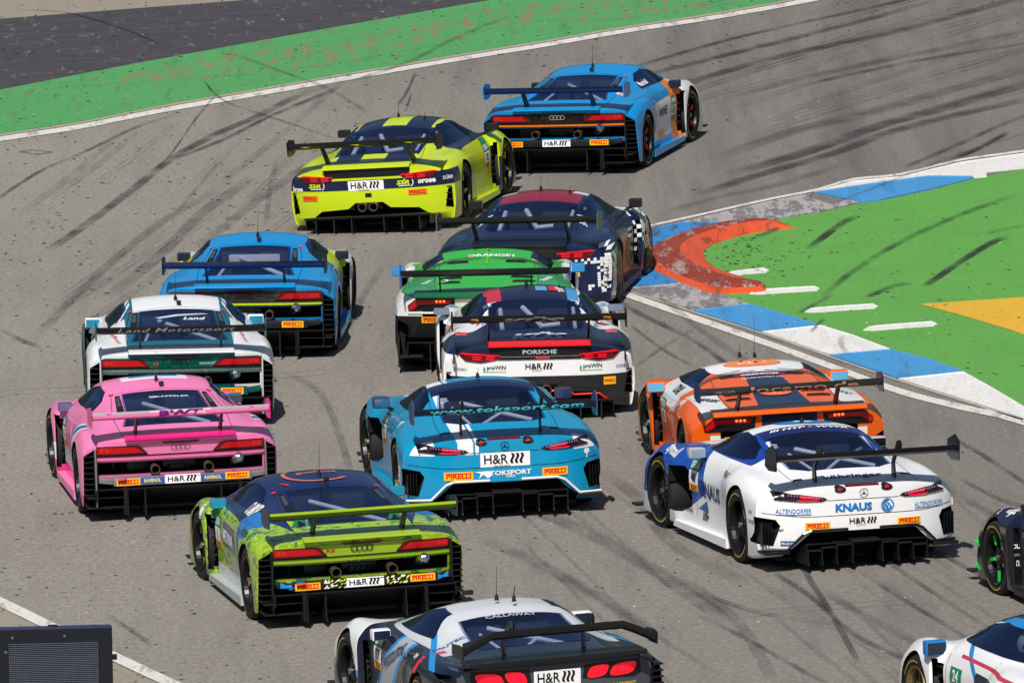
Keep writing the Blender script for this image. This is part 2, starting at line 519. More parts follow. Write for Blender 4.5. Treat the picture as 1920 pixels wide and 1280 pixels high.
# ------------------------------------------------------------------ wheels
TYRE_ME = {}
def wheel(car, x, y, r, wdt, rimc, spoke=10, accent=None, side=1, steer=0.0, nut=None):
    """side +1: outer face looks to +x"""
    key = ('t', r, wdt)
    if key not in TYRE_ME:
        bm = bmesh.new(); h = wdt / 2; ri = r - .098
        prof = [(-h + .012, ri), (-h + .004, ri + .03), (-h, r - .045), (-h + .012, r - .012), (-h + .04, r), (0, r + .003), (h - .04, r), (h - .012, r - .012), (h, r - .045), (h - .004, ri + .03), (h - .012, ri)]
        add_lathe(bm, prof, 44, mi=0)
        for a0, a1 in ((52, 128), (232, 308)):          # yellow marking arcs on the outer wall
            n = 14
            for k in range(n):
                t0, t1 = R(a0 + (a1 - a0) * k / n), R(a0 + (a1 - a0) * (k + .9) / n)
                q = []
                for rr, t in ((r - .058, t0), (r - .058, t1), (r - .042, t1), (r - .042, t0)):
                    q.append(bm.verts.new((h + .003, rr * math.cos(t), rr * math.sin(t))))
                bm.faces.new(q).material_index = 1
        me = bpy.data.meshes.new('tyre'); bm.to_mesh(me); bm.free(); me.materials.append(RUBBER); me.materials.append(YEL)
        me.shade_smooth(); me.set_sharp_from_angle(angle=R(40))
        bm = bmesh.new(); add_lathe(bm, [(h * .2, .19), (h * .2 + .03, .19), (h * .2 + .03, .06), (h * .2, .06)], 28)
        add_tube(bm, (-.02, 0, 0), (h * .55, 0, 0), .055, 14)
        hub = bpy.data.meshes.new('wheel'); bm.to_mesh(hub); bm.free(); hub.materials.append(STEEL)
        TYRE_ME[key] = (me, hub)
    key2 = ('r', r, wdt, rimc, spoke, accent, nut)
    if key2 not in TYRE_ME:
        bm = bmesh.new(); h = wdt / 2; ri = r - .1
        add_lathe(bm, [(-h + .01, ri), (-h + .01, ri - .012), (h - .05, ri - .02), (h - .012, ri - .012), (h, ri + .004), (h - .01, ri + .006)], 36, mi=0)
        for k in range(spoke):
            a = 2 * math.pi * k / spoke
            rot = Matrix.Rotation(a, 3, 'X')
            for dx in ((-.012, .012) if spoke <= 6 else (0,)):
                add_box(bm, rot @ Vector((h * .48, dx * 1.6, ri * .52)), (.035, .024 if spoke > 6 else .02, ri * .92), rot @ Matrix.Rotation(R(-9), 3, 'Y'), 0)
            if accent and k % (spoke // 5) == 0:
                add_box(bm, rot @ Vector((h * .55 + .014, 0, ri * .72)), (.02, .03, ri * .4), rot, 1)
        add_tube(bm, (h * .3, 0, 0), (h * .62, 0, 0), .075, 16, .06, mi=0)
        add_tube(bm, (h * .62, 0, 0), (h * .85, 0, 0), .03, 12, mi=2)
        me = bpy.data.meshes.new('rim'); bm.to_mesh(me); bm.free()
        me.materials.append(rimc); me.materials.append(accent or rimc); me.materials.append(nut or STEEL)
        TYRE_ME[key2] = me
    t, hub = TYRE_ME[key]; rim = TYRE_ME[key2]
    wh = link('wheel', hub, car); wh.location = (x, y, r); wh.rotation_euler = (random.uniform(0, 6.2), 0, (0 if side > 0 else math.pi) + steer)
    link('tyre', t, wh); link('rim', rim, wh)
    return wh

# ------------------------------------------------------------------ body types
def tail(lean, plan, zt, kick=0.0):
    return lambda x, z: lean * max(0.0, zt - z) + plan * x ** 4 + kick * max(0.0, z - zt)

T = {}
#                 y     xr   zc    zr    xb   zb    xf   zf    xs    zs   xl    zl   xk   zk
T['mid'] = dict(   # wide mid-engined coupe with four-ring badge
  tab=[(-.78, .56, 0.835, 0.825, .80, .79, .91, .735, .985, .65, .985, .30, .97, .13),
       (-.45, .58, 0.855, 0.845, .79, .82, .92, .80, .995, .69, .995, .30, .97, .10),
       (-.10, .58, 0.895, 0.880, .78, .84, .925, .845, 1.0, .72, 1.0, .30, .97, .08),
       (.30, .57, 0.961, 0.936, .78, .85, .92, .845, 1.0, .72, .995, .30, .96, .08),
       (.55, .56, 0.995, 0.965, .77, .86, .90, .83, .965, .70, .93, .30, .92, .08),
       (.90, .55, 1.040, 1.000, .76, .87, .88, .81, .93, .66, .90, .30, .90, .08),
       (1.25, .55, 1.095, 1.045, .76, .86, .87, .79, .92, .62, .89, .30, .90, .08),
       (1.65, .55, 1.130, 1.075, .78, .85, .87, .77, .91, .60, .88, .30, .90, .08),
       (1.95, .55, 1.100, 1.050, .78, .84, .86, .77, .91, .60, .88, .30, .90, .08),
       (2.16, .55, 1.032, 0.992, .77, .83, .85, .78, .91, .62, .89, .30, .90, .08),
       (2.24, .55, 1.010, 0.970, .77, .83, .90, .79, .985, .66, .985, .30, .96, .08),
       (2.50, .56, 0.910, 0.880, .74, .80, .91, .80, 1.0, .68, 1.0, .30, .97, .08),
       (2.75, .57, 0.800, 0.780, .72, .77, .90, .79, 1.0, .67, 1.0, .30, .97, .08),
       (3.10, .55, 0.710, 0.690, .70, .70, .88, .72, .99, .58, .99, .28, .97, .08),
       (3.45, .50, 0.600, 0.580, .68, .58, .85, .58, .96, .46, .98, .24, .97, .08),
       (3.60, .45, 0.500, 0.480, .65, .48, .80, .47, .92, .40, .95, .22, .95, .08)],
  rear=tail(.30, .10, .80), wb=2.65, wr=.345, wf=.34, rx=.835, fx=.84)
T['rearengine'] = dict(
  tab=[(-1.02, .52, 0.800, 0.790, .74, .755, .88, .70, .985, .60, 1.0, .33, .97, .20),
       (-.80, .52, 0.835, 0.820, .73, .785, .89, .745, 1.0, .65, 1.015, .33, .98, .12),
       (-.45, .52, 0.885, 0.865, .70, .81, .90, .80, 1.02, .68, 1.02, .30, .98, .08),
       (-.10, .52, 0.961, 0.926, .68, .83, .90, .83, 1.02, .70, 1.02, .30, .98, .08),
       (.25, .53, 1.025, 0.975, .69, .85, .89, .83, 1.015, .70, 1.01, .30, .97, .08),
       (.50, .54, 1.075, 1.020, .72, .86, .86, .81, .97, .68, .95, .30, .93, .08),
       (.80, .55, 1.130, 1.065, .74, .87, .84, .80, .92, .64, .90, .30, .91, .08),
       (1.15, .55, 1.160, 1.090, .75, .87, .84, .79, .91, .62, .89, .30, .91, .08),
       (1.45, .55, 1.140, 1.070, .76, .86, .84, .78, .91, .61, .89, .30, .91, .08),
       (1.75, .55, 1.040, 0.990, .76, .85, .84, .78, .91, .61, .89, .30, .91, .08),
       (1.98, .55, 0.958, 0.917, .74, .83, .84, .79, .92, .64, .90, .30, .92, .08),
       (2.06, .55, 0.920, 0.890, .73, .82, .88, .80, .995, .68, 1.0, .30, .96, .08),
       (2.40, .52, 0.800, 0.780, .68, .78, .86, .83, 1.01, .68, 1.015, .30, .97, .08),
       (2.75, .50, 0.720, 0.700, .66, .72, .84, .79, 1.0, .62, 1.01, .28, .97, .08),
       (3.10, .48, 0.620, 0.600, .64, .61, .80, .66, .96, .50, .99, .24, .97, .08),
       (3.35, .42, 0.480, 0.460, .60, .47, .75, .48, .90, .40, .95, .22, .95, .08)],
  rear=tail(.10, .26, .78), wb=2.46, wr=.35, wf=.335, rx=.85, fx=.85)
T['gt'] = dict(
  tab=[(-.94, .52, 0.785, 0.780, .76, .755, 0.861, .715, 0.963, .61, 0.978, .36, 0.958, .22),
       (-.70, .52, 0.830, 0.820, .75, .79, 0.880, .765, 0.988, .66, 0.998, .36, 0.968, .14),
       (-.35, .52, 0.890, 0.870, .72, .83, 0.890, .82, 1.007, .70, 1.007, .32, 0.978, .08),
       (0.0, .53, 0.964, 0.924, .71, .86, 0.890, .85, 1.007, .72, 1.007, .30, 0.978, .08),
       (.30, .54, 1.028, 0.968, .73, .88, 0.880, .85, 0.998, .72, 0.998, .30, 0.968, .08),
       (.55, .55, 1.100, 1.035, .74, .89, 0.851, .83, 0.949, .70, 0.939, .30, 0.929, .08),
       (.85, .56, 1.160, 1.090, .76, .89, 0.831, .82, 0.910, .66, 0.890, .30, 0.910, .08),
       (1.10, .56, 1.170, 1.095, .77, .88, 0.831, .81, 0.900, .64, 0.880, .30, 0.910, .08),
       (1.40, .56, 1.115, 1.045, .77, .87, 0.831, .80, 0.900, .63, 0.880, .30, 0.910, .08),
       (1.75, .57, 0.985, 0.935, .75, .86, 0.831, .80, 0.910, .64, 0.890, .30, 0.910, .08),
       (2.05, .56, 0.880, 0.860, .73, .84, 0.851, .81, 0.939, .66, 0.919, .30, 0.929, .08),
       (2.14, .56, 0.865, 0.850, .73, .84, 0.870, .82, 0.988, .68, 0.988, .30, 0.958, .08),
       (2.60, .54, 0.830, 0.810, .72, .81, 0.870, .83, 1.002, .68, 1.002, .30, 0.968, .08),
       (3.00, .52, 0.770, 0.750, .70, .75, 0.841, .77, 0.988, .60, 0.993, .28, 0.968, .08),
       (3.35, .48, 0.660, 0.640, .66, .64, 0.782, .62, 0.939, .48, 0.968, .24, 0.958, .08),
       (3.60, .40, 0.500, 0.480, .58, .48, 0.704, .46, 0.861, .40, 0.919, .22, 0.929, .08)],
  rear=tail(.05, .30, .76), wb=2.63, wr=.355, wf=.35, rx=.84, fx=.84)
T['wedge'] = dict(
  tab=[(-.74, .60, 0.845, 0.835, .80, .80, .90, .74, .98, .64, .99, .30, .97, .13),
       (-.40, .58, 0.872, 0.857, .78, .83, .91, .79, 1.0, .68, 1.01, .30, .98, .10),
       (-.05, .56, 0.898, 0.873, .77, .85, .91, .835, 1.01, .71, 1.01, .30, .98, .08),
       (.35, .54, 0.931, 0.901, .77, .86, .90, .835, 1.0, .71, 1.0, .30, .97, .08),
       (.60, .53, 0.952, 0.917, .76, .86, .88, .82, .965, .69, .94, .30, .93, .08),
       (.95, .53, 0.978, 0.938, .75, .86, .87, .80, .93, .66, .90, .30, .91, .08),
       (1.30, .53, 1.015, 0.970, .75, .85, .86, .78, .92, .62, .89, .30, .91, .08),
       (1.65, .53, 1.045, 0.995, .77, .84, .86, .77, .92, .60, .88, .30, .91, .08),
       (1.95, .53, 1.000, 0.950, .77, .83, .86, .77, .92, .60, .88, .30, .91, .08),
       (2.12, .53, 0.960, 0.920, .76, .83, .86, .78, .92, .62, .89, .30, .91, .08),
       (2.20, .53, 0.937, 0.897, .76, .82, .90, .79, .995, .66, .995, .30, .97, .08),
       (2.55, .54, 0.850, 0.820, .73, .78, .90, .80, 1.01, .67, 1.01, .30, .98, .08),
       (3.00, .52, 0.720, 0.700, .70, .70, .88, .72, 1.0, .58, 1.0, .28, .98, .08),
       (3.40, .48, 0.580, 0.560, .66, .56, .82, .55, .96, .46, .98, .24, .98, .08),
       (3.60, .42, 0.480, 0.460, .62, .46, .78, .45, .92, .40, .95, .22, .95, .08)],
  rear=tail(.22, .12, .82), wb=2.62, wr=.345, wf=.34, rx=.84, fx=.85)
T['muscle'] = dict(
  tab=[(-.98, .62, 0.900, 0.890, .80, .86, .90, .81, .985, .70, 1.0, .36, .98, .22),
       (-.75, .60, 0.920, 0.910, .78, .88, .91, .84, 1.01, .73, 1.02, .36, .99, .14),
       (-.35, .58, 0.945, 0.920, .75, .87, .92, .87, 1.03, .74, 1.03, .32, 1.0, .08),
       (0.0, .56, 0.979, 0.939, .73, .87, .92, .87, 1.03, .74, 1.03, .30, 1.0, .08),
       (.35, .55, 1.020, 0.970, .73, .88, .90, .86, 1.02, .72, 1.02, .30, .99, .08),
       (.65, .55, 1.080, 1.025, .74, .89, .87, .84, .97, .70, .96, .30, .95, .08),
       (.95, .55, 1.120, 1.060, .75, .89, .86, .83, .94, .68, .92, .30, .94, .08),
       (1.25, .55, 1.125, 1.065, .76, .88, .86, .82, .93, .66, .91, .30, .94, .08),
       (1.55, .55, 1.070, 1.010, .76, .87, .86, .81, .93, .65, .91, .30, .94, .08),
       (1.90, .56, 0.968, 0.927, .75, .86, .86, .81, .93, .66, .91, .30, .94, .08),
       (2.18, .55, 0.880, 0.860, .74, .84, .87, .82, .95, .67, .93, .30, .95, .08),
       (2.26, .55, 0.870, 0.850, .73, .84, .90, .83, 1.02, .69, 1.02, .30, .98, .08),
       (2.70, .54, 0.800, 0.780, .72, .80, .90, .83, 1.03, .68, 1.03, .30, .99, .08),
       (3.10, .52, 0.720, 0.700, .70, .72, .86, .75, 1.01, .60, 1.02, .28, .99, .08),
       (3.50, .48, 0.580, 0.560, .66, .56, .80, .55, .96, .46, .99, .24, .98, .08),
       (3.70, .40, 0.460, 0.440, .58, .44, .72, .44, .88, .38, .94, .22, .95, .08)],
  rear=tail(.12, .18, .88), wb=2.71, wr=.355, wf=.35, rx=.87, fx=.87)

def mir(poly): return poly + [(-x, y) for x, y in reversed(poly)]
# window outlines: rear (x,y) half from the centre-bottom round to centre-top; side (y,z)
WIN = {
 'mid': dict(rear=[(0, -.14), (.52, -.20), (.44, .25), (.40, 1.02), (0, 1.06)],
             side=[(.86, .885), (2.20, .865), (1.95, 1.005), (1.60, 1.06), (1.25, 1.035), (1.0, .975)]),
 'rearengine': dict(rear=[(0, -.36), (.44, -.36), (.50, -.25), (.50, .30), (.46, .60), (0, .66)],
             side=[(.15, .90), (.30, .875), (1.92, .87), (1.62, 1.03), (1.25, 1.09), (.85, 1.08), (.45, 1.02)]),
 'gt': dict(rear=[(0, -.34), (.36, -.33), (.52, -.20), (.52, .25), (.46, .66), (0, .72)],
             side=[(.42, .93), (.62, .905), (1.70, .88), (1.40, 1.04), (1.10, 1.10), (.80, 1.085), (.55, 1.02)]),
 'wedge': dict(rear=None,
             side=[(1.05, .875), (2.20, .855), (1.92, .955), (1.62, .995), (1.30, .975)]),
 'muscle': dict(rear=[(0, -.30), (.47, -.30), (.53, -.15), (.47, .65), (0, .72)],
             side=[(.62, .915), (1.82, .885), (1.50, 1.03), (1.22, 1.085), (.90, 1.075)]),
}

BODY = {}
def get_body(kind):
    if kind in BODY: return BODY[kind]
    sp = T[kind]; bm = body_bm(sp)
    bvh = BVHTree.FromBMesh(bm)
    me = bpy.data.meshes.new('body'); bm.to_mesh(me); bm.free()
    me.materials.append(BLACK)
    cuts = []
    for s in (1, -1):
        for y, r, d in ((0, sp['wr'], .035), (sp['wb'], sp['wf'], .04)):
            def f(b, s=s, y=y, r=r, d=d):
                n = 36; poly = [(y + (r + d) * math.cos(2 * math.pi * k / n), r + (r + d) * math.sin(2 * math.pi * k / n)) for k in range(n)]
                add_prism(b, poly, min(s * .56, s * 1.3), max(s * .56, s * 1.3), 'x')
            cuts.append(cutter(f))
        yb = sp['wb'] - (.52 if kind != 'gt' else .56)
        def g(b, s=s, yb=yb):       # open rear of the front wing
            add_prism(b, [(yb - .1, .16), (sp['wb'] - .1, .16), (sp['wb'] - .1, .70), (yb - .1, .70)], min(s * .925, s * .972), max(s * .925, s * .972), 'x')
        if kind in ('mid', 'wedge', 'rearengine', 'muscle'):
            cuts.append(cutter(g))
            def g2(b, s=s, yb=yb):
                add_prism(b, [(yb - .02, .20), (sp['wb'] - .1, .16), (sp['wb'] - .1, .70), (yb - .02, .66)], min(s * .78, s * .9251), max(s * .78, s * .9251), 'x')
            cuts.append(cutter(g2))
        else:
            def g3(b, s=s, yb=yb):
                add_prism(b, [(yb - .28, .30), (yb - .02, .22), (yb + .2, .22), (yb + .2, .66), (yb - .1, .68), (yb - .3, .62)], min(s * .76, s * 1.2), max(s * .76, s * 1.2), 'x')
            cuts.append(cutter(g3))
        sw = WIN[kind]['side']
        def h(b, s=s): add_prism(b, sw, min(s * .36, s * 1.2), max(s * .36, s * 1.2), 'x')
        cuts.append(cutter(h, INTER))
    if WIN[kind]['rear']:
        rw = WIN[kind]['rear']
        k = [(x * .96, y) for x, y in rw]
        cuts.append(cutter(lambda b: add_prism(b, mir(k[1:-1]) , .72, 1.6, 'z'), INTER))
    cuts += REARCUT[kind]()
    for c in cuts: pass
    r = boolean(me, cuts)
    r.shade_smooth(); r.set_sharp_from_angle(angle=R(32))
    BODY[kind] = (r, bvh)
    return BODY[kind]

def cut_box(x0, x1, y0, y1, z0, z1, m=DARK):
    return cutter(lambda b: add_box(b, ((x0 + x1) / 2, (y0 + y1) / 2, (z0 + z1) / 2), (x1 - x0, y1 - y0, z1 - z0)), m)
def rc_mid():
    L = [cut_box(-.835, .835, -1.2, -.42, .455, .588), cut_box(-.86, .86, -1.2, -.36, .0, .40)]
    for s in (1, -1):
        p = [(s * .865, .0), (s * .972, .0), (s * .972, .655), (s * .865, .725)]
        L.append(cutter(lambda b, p=p: add_prism(b, p, -1.2, -.40, 'y')))
    return L
def rc_rear():
    L = [cutter(lambda b: add_prism(b, mir([(.17, .375), (.26, .305), (.60, .285), (.72, .20), (.76, -.02)]), -1.4, -.55, 'y'))]
    for s in (1, -1):
        p = [(s * .90, .26), (s * .985, .24), (s * .985, .50), (s * .94, .47)]
        L.append(cutter(lambda b, p=p: add_prism(b, p, -1.3, -.45, 'y')))
    return L
def rc_gt():
    L = [cutter(lambda b: add_prism(b, mir([(.52, .375), (.72, .20), (.78, -.05)]), -1.4, -.5, 'y'))]
    for s in (1, -1):
        p = [(s * .86, .24), (s * 1.0, .26), (s * 1.0, .52), (s * .84, .50), (s * .80, .44)]
        L.append(cutter(lambda b, p=p: add_prism(b, p, -1.3, -.45, 'y')))
    return L
def rc_wedge():
    L = [cut_box(-.70, .70, -1.2, -.45, .585, .665), cut_box(-.90, .90, -1.2, -.36, .0, .36)]
    for s in (1, -1):
        p = [(s * .86, .2), (s * .975, .2), (s * .975, .56), (s * .86, .50)]
        L.append(cutter(lambda b, p=p: add_prism(b, p, -1.2, -.45, 'y')))
    return L
def rc_muscle():
    L = [cut_box(-.84, .84, -1.4, -.5, .0, .42)]
    for s in (1, -1):
        p = [(s * .89, .2), (s * .985, .2), (s * .985, .80), (s * .90, .82)]
        L.append(cutter(lambda b, p=p: add_prism(b, p, -1.3, -.45, 'y')))
    return L
REARCUT = dict(mid=rc_mid, rearengine=rc_rear, gt=rc_gt, wedge=rc_wedge, muscle=rc_muscle)

# ------------------------------------------------------------------ rear wings
def wing(car, wd, y, z, m, plate, sup, supz, deck_bvh, m_under=None, droop=0.0, plate_h=(.05, .16), swan=False, k=1.0, supm=None):
    """trailing edge at (y, z); returns its bvh for lettering"""
    prof = [(0, 0), (.10, -.036), (.20, -.056), (.30, -.062), (.335, -.074), (.30, -.092), (.19, -.104), (.07, -.098), (.012, -.07), (0, -.03)]
    prof = [(a * k, b * k * .86) for a, b in prof]
    bm = bmesh.new(); n = 12; rings = []
    for i in range(n + 1):
        x = -wd / 2 + wd * i / n
        dz = -droop * min(1.0, max(0, (abs(x) / (wd / 2) - .66) / .34)) ** 1.15
        rings.append([bm.verts.new((x, y + a, z + b + dz)) for a, b in prof])
    q = len(prof)
    for i in range(n):
        for j in range(q):
            f = bm.faces.new((rings[i][j], rings[i][(j + 1) % q], rings[i + 1][(j + 1) % q], rings[i + 1][j]))
            f.material_index = 0 if (j < 4 or j == q - 1) else 1
    bm.faces.new(rings[0]); bm.faces.new(rings[-1][::-1])
    bmesh.ops.recalc_face_normals(bm, faces=bm.faces)
    bvh = BVHTree.FromBMesh(bm)
    wo = obj('rear_wing', bm, [m, m_under or m], car, True, 30)
    for s in (1, -1):
        b = bmesh.new(); up, dn = plate_h
        zz = z - droop
        poly = [(y - .03, zz + up * .4), (y + .10, zz + up), (y + .36 * k, zz + up * .2), (y + .38 * k, zz - dn * .8), (y + .22, zz - dn), (y - .01, zz - dn * .9)]
        add_prism(b, poly, s * wd / 2 - .006, s * wd / 2 + .006, 'x')
        obj('end_plate', b, plate, wo)
    for s in (1, -1):
        b = bmesh.new(); x = s * sup
        if swan:
            h = deck_bvh.ray_cast(Vector((x, supz, 3)), Vector((0, 0, -1)))[0]
            zb = h.z - .01 if h else .8
            pts = [(y + .22, z - .04), (y + .14, z + .045), (y + .24, z + .05), (supz + .06, zb + .16), (supz + .07, zb), (supz - .05, zb), (supz - .03, zb + .14)]
            pts = [(y + .20, z - .05), (y + .17, z + .02), (y + .22, z + .05), (y + .30, z + .03), (supz + .06, zb + .14), (supz + .06, zb), (supz - .05, zb), (supz - .02, zb + .15), (y + .25, z - .02)]
        else:
            h = deck_bvh.ray_cast(Vector((x, supz, 3)), Vector((0, 0, -1)))[0]
            zb = h.z - .01 if h else .8
            pts = [(y + .08, z - .085), (y + .24, z - .095), (supz + .10, zb), (supz - .10, zb)]
        add_prism(b, pts, x - .008, x + .008, 'x')
        obj('wing_support', b, supm or BLACK, wo)
    return wo, bvh

def mirror(car, x, y, z, m, s, sz=(.20, .13), arm=True, frame=None):
    b = bmesh.new()
    add_box(b, (s * (x + sz[0] / 2), y + .06, z), (sz[0], .12, sz[1]), None, 0, .018)
    if arm: add_tube(b, (s * (x - .14), y + .08, z - .13), (s * (x + .04), y + .06, z - .04), .018, 6, mi=1)
    o = obj('mirror', b, [m, BLACK], car)
    b = bmesh.new(); add_box(b, (s * (x + sz[0] / 2), y - .004, z), (sz[0] * .86, .008, sz[1] * .78))
    obj('mirror_glass', b, frame or MIRROR, o)

def antenna(car, x, y, z, h=.35, r=.006, fin=True):
    r *= .55; h *= .85
    b = bmesh.new()
    add_tube(b, (x, y, z - .02), (x, y, z + .03), .022, 8, .012)
    add_tube(b, (x, y, z + .03), (x + .01, y - .02, z + h), r, 5, r * .5)
    obj('antenna', b, BLACK, car)

def strip(name, car, x0, x1, y0, y1, z0, z1, m, bev=.004, rot=None, parent=None):
    b = bmesh.new(); add_box(b, ((x0 + x1) / 2, (y0 + y1) / 2, (z0 + z1) / 2), (x1 - x0, y1 - y0, z1 - z0), rot, 0, bev)
    return obj(name, b, m, parent or car)

def diffuser(car, yr, yf, z0, z1, hw, strakes, zb=.06, hgt=.26, m=CARBON, outer=True, back=.0):
    b = bmesh.new()
    add_prism(b, [(yr, z1), (yr, z1 - .015), (yf, z0 - .02), (yf, z0)], -hw, hw, 'x')
    if outer:
        for s in (1, -1): add_prism(b, [(yr, z1), (yr, z1 - .12), (yf, z0 - .03), (yf, z0)], min(s * hw, s * (hw + .01)), max(s * hw, s * (hw + .01)), 'x')
    d = obj('diffuser', b, m, car, False)
    for x in strakes:
        for s in (1, -1):
            b = bmesh.new()
            add_prism(b, [(yr - .02 - back, zb), (yr - back, z1 - .02), (yf, z0 - .02), (yf, zb + .02)], s * x - .006, s * x + .006, 'x')
            obj('strake', b, BLACK, d, False)
    return d

def floor_pan(car, kind):
    sp = T[kind]; b = bmesh.new()
    y0 = sp['tab'][0][0] + .42; y1 = sp['tab'][-1][0]
    add_box(b, (0, (y0 + y1) / 2, .075), (1.5, y1 - y0, .03))
    add_box(b, (0, y1 + .02, .09), (1.9, .16, .02))
    obj('floor_pan', b, BLACK, car, False)

def skirt(car, kind, m, x=.98):
    sp = T[kind]
    for s in (1, -1):
        b = bmesh.new()
        add_prism(b, [(sp['wr'] + .06, .07), (sp['wb'] - .46, .07), (sp['wb'] - .50, .13), (sp['wr'] + .06, .16)], min(s * .84, s * x), max(s * .84, s * x), 'x')
        obj('side_skirt', b, m, car, False)

def cage(car, kind, white=CAGE):
    rw = WIN[kind]['rear']
    y0, y1 = rw[0][1], rw[-1][1]
    b = bmesh.new()
    def tb(b, p, q, r, n): add_tube(b, (p[0], p[1], p[2] + .04), (q[0], q[1], q[2] + .04), r * 1.2, n)
    if kind == 'mid':
        tb(b, (-.20, .82, .92), (.40, .08, .79), .019, 8)
        tb(b, (-.30, .5, .86), (-.36, .1, .79), .014, 8)
    elif kind == 'rearengine':
        tb(b, (-.12, .46, .98), (.06, -.02, .84), .024, 8); tb(b, (.06, -.02, .84), (.26, -.04, .86), .02, 8)
        tb(b, (-.36, .46, .96), (-.36, -.1, .82), .022, 8); tb(b, (.42, .46, .96), (.42, -.06, .82), .018, 8)
    else:
        tb(b, (-.26, .42, .96), (.40, -.08, .82), .018, 8); tb(b, (.10, .14, .87), (-.12, -.12, .80), .015, 8)
        tb(b, (-.36, .30, .93), (-.22, -.14, .80), .013, 8)
    obj('roll_cage', b, white, car)
    b = bmesh.new()
    for s in (-.24, .2):
        add_box(b, (s, y1 - .05, .86), (.34, .12, .26), None, 0, .04)
    if kind == 'mid': add_box(b, (0, .3, .75), (.6, .5, .08), None, 0, .02)
    obj('seat', b, mat('seat_dark', (52, 56, 70), .7), car)
    yh = {'mid': 1.45, 'rearengine': 1.0, 'gt': .75, 'wedge': 1.5, 'muscle': .95}[kind]
    b = bmesh.new(); bmesh.ops.create_uvsphere(b, u_segments=14, v_segments=9, radius=.13); bmesh.ops.translate(b, vec=(-.40, yh, .92), verts=b.verts)
    obj('driver_helmet', b, mat('helmet_pale', (214, 216, 222), .3), car)
    b = bmesh.new()
    for s in (1, -1):
        add_tube(b, (s * .44, yh + .25, .80), (s * .52, yh - .28, 1.0), .02, 8); add_tube(b, (s * .50, yh + .5, .84), (s * .46, yh - .1, .84), .018, 8)
    obj('door_bars', b, white, car)

# ------------------------------------------------------------------ base car
def car_base(kind, loc, yaw, bank, label, paint, rim=None, spoke=10, accent=None, steer=0.0, skirtm=None, z=0.0, glassm=None):
    e = bpy.data.objects.new('race_car', None); COL.objects.link(e); e.empty_display_size = .3
    e.location = (loc[0], loc[1], z); e.rotation_euler = (0, -R(bank), -R(yaw))
    tag(e, label, 'race car', 'racing cars bunched on the track')
    me, bvh = get_body(kind)
    bo = bpy.data.objects.new('body', me); COL.objects.link(bo); bo.parent = e
    bo.material_slots[0].link = 'OBJECT'; bo.material_slots[0].material = paint
    sp = T[kind]; rim = rim or mat('rim_dark', (34, 34, 38), .35, metal=.6)
    for s in (1, -1):
        wheel(e, s * sp['rx'], 0, sp['wr'], .30, rim, spoke, accent, s)
        wheel(e, s * sp['fx'], sp['wb'], sp['wf'], .29, rim, spoke, accent, s, steer)
    g = glassm or GLASS
    W = WIN[kind]
    if W['rear']:
        rw = W['rear']
        patch('rear_window', e, bvh, 'top', mir(rw[1:-1]), g, .004, .06, .012)
        cage(e, kind)
    for s, pj in ((1, 'right'), (-1, 'left')):
        patch('side_window', e, bvh, pj, W['side'], GLASSD, .004, .06, .012)
    ws = {'mid': [(.50, 1.98), (.62, 2.75)], 'rearengine': [(.50, 1.42), (.60, 2.12)], 'gt': [(.5, 1.30), (.62, 1.95)],
          'wedge': [(.48, 1.95), (.6, 2.7)], 'muscle': [(.5, 1.45), (.6, 2.12)]}[kind]
    patch('windscreen', e, bvh, 'top', mir(ws), GLASSD, .004, .08, .01)
    floor_pan(e, kind)
    dy = {'mid': (.95, 2.02), 'rearengine': (.62, 1.86), 'gt': (.66, 1.62), 'wedge': (1.0, 2.0), 'muscle': (.72, 1.90)}[kind]
    for pj in ('left', 'right'):
        crease_line(e, bvh, pj, [(dy[0] + .05, .84), (dy[0], .62), (dy[0] + .04, .20)], BLK, .007)
        crease_line(e, bvh, pj, [(dy[1], .82), (dy[1] + .02, .22)], BLK, .007)
    skirt(e, kind, skirtm or BLACK)
    return e, bvh, bo

def crease_line(car, bvh, pj, pts, m=BLK, w=.006, name='panel_gap'):
    """thin panel gap following a polyline on the surface"""
    for a, b in zip(pts[:-1], pts[1:]):
        d = Vector((b[0] - a[0], b[1] - a[1])).normalized(); n = Vector((-d.y, d.x)) * w / 2
        bm = bmesh.new(); poly_bm(bm, [(a[0] + n.x, a[1] + n.y), (b[0] + n.x, b[1] + n.y), (b[0] - n.x, b[1] - n.y), (a[0] - n.x, a[1] - n.y)])
        lay(bm, bvh, pj, .002, .05); obj(name, bm, m, car)

# ------------------------------------------------------------------ ground
def at(px, py, z=0.0):
    """ground point seen at a place in the photograph"""
    d = Fv * FPX + X2 * (px - 960) - U2 * (py - 640)
    t = (z - CAM_H) / d.z
    return Vector((d.x * t, d.y * t, z))

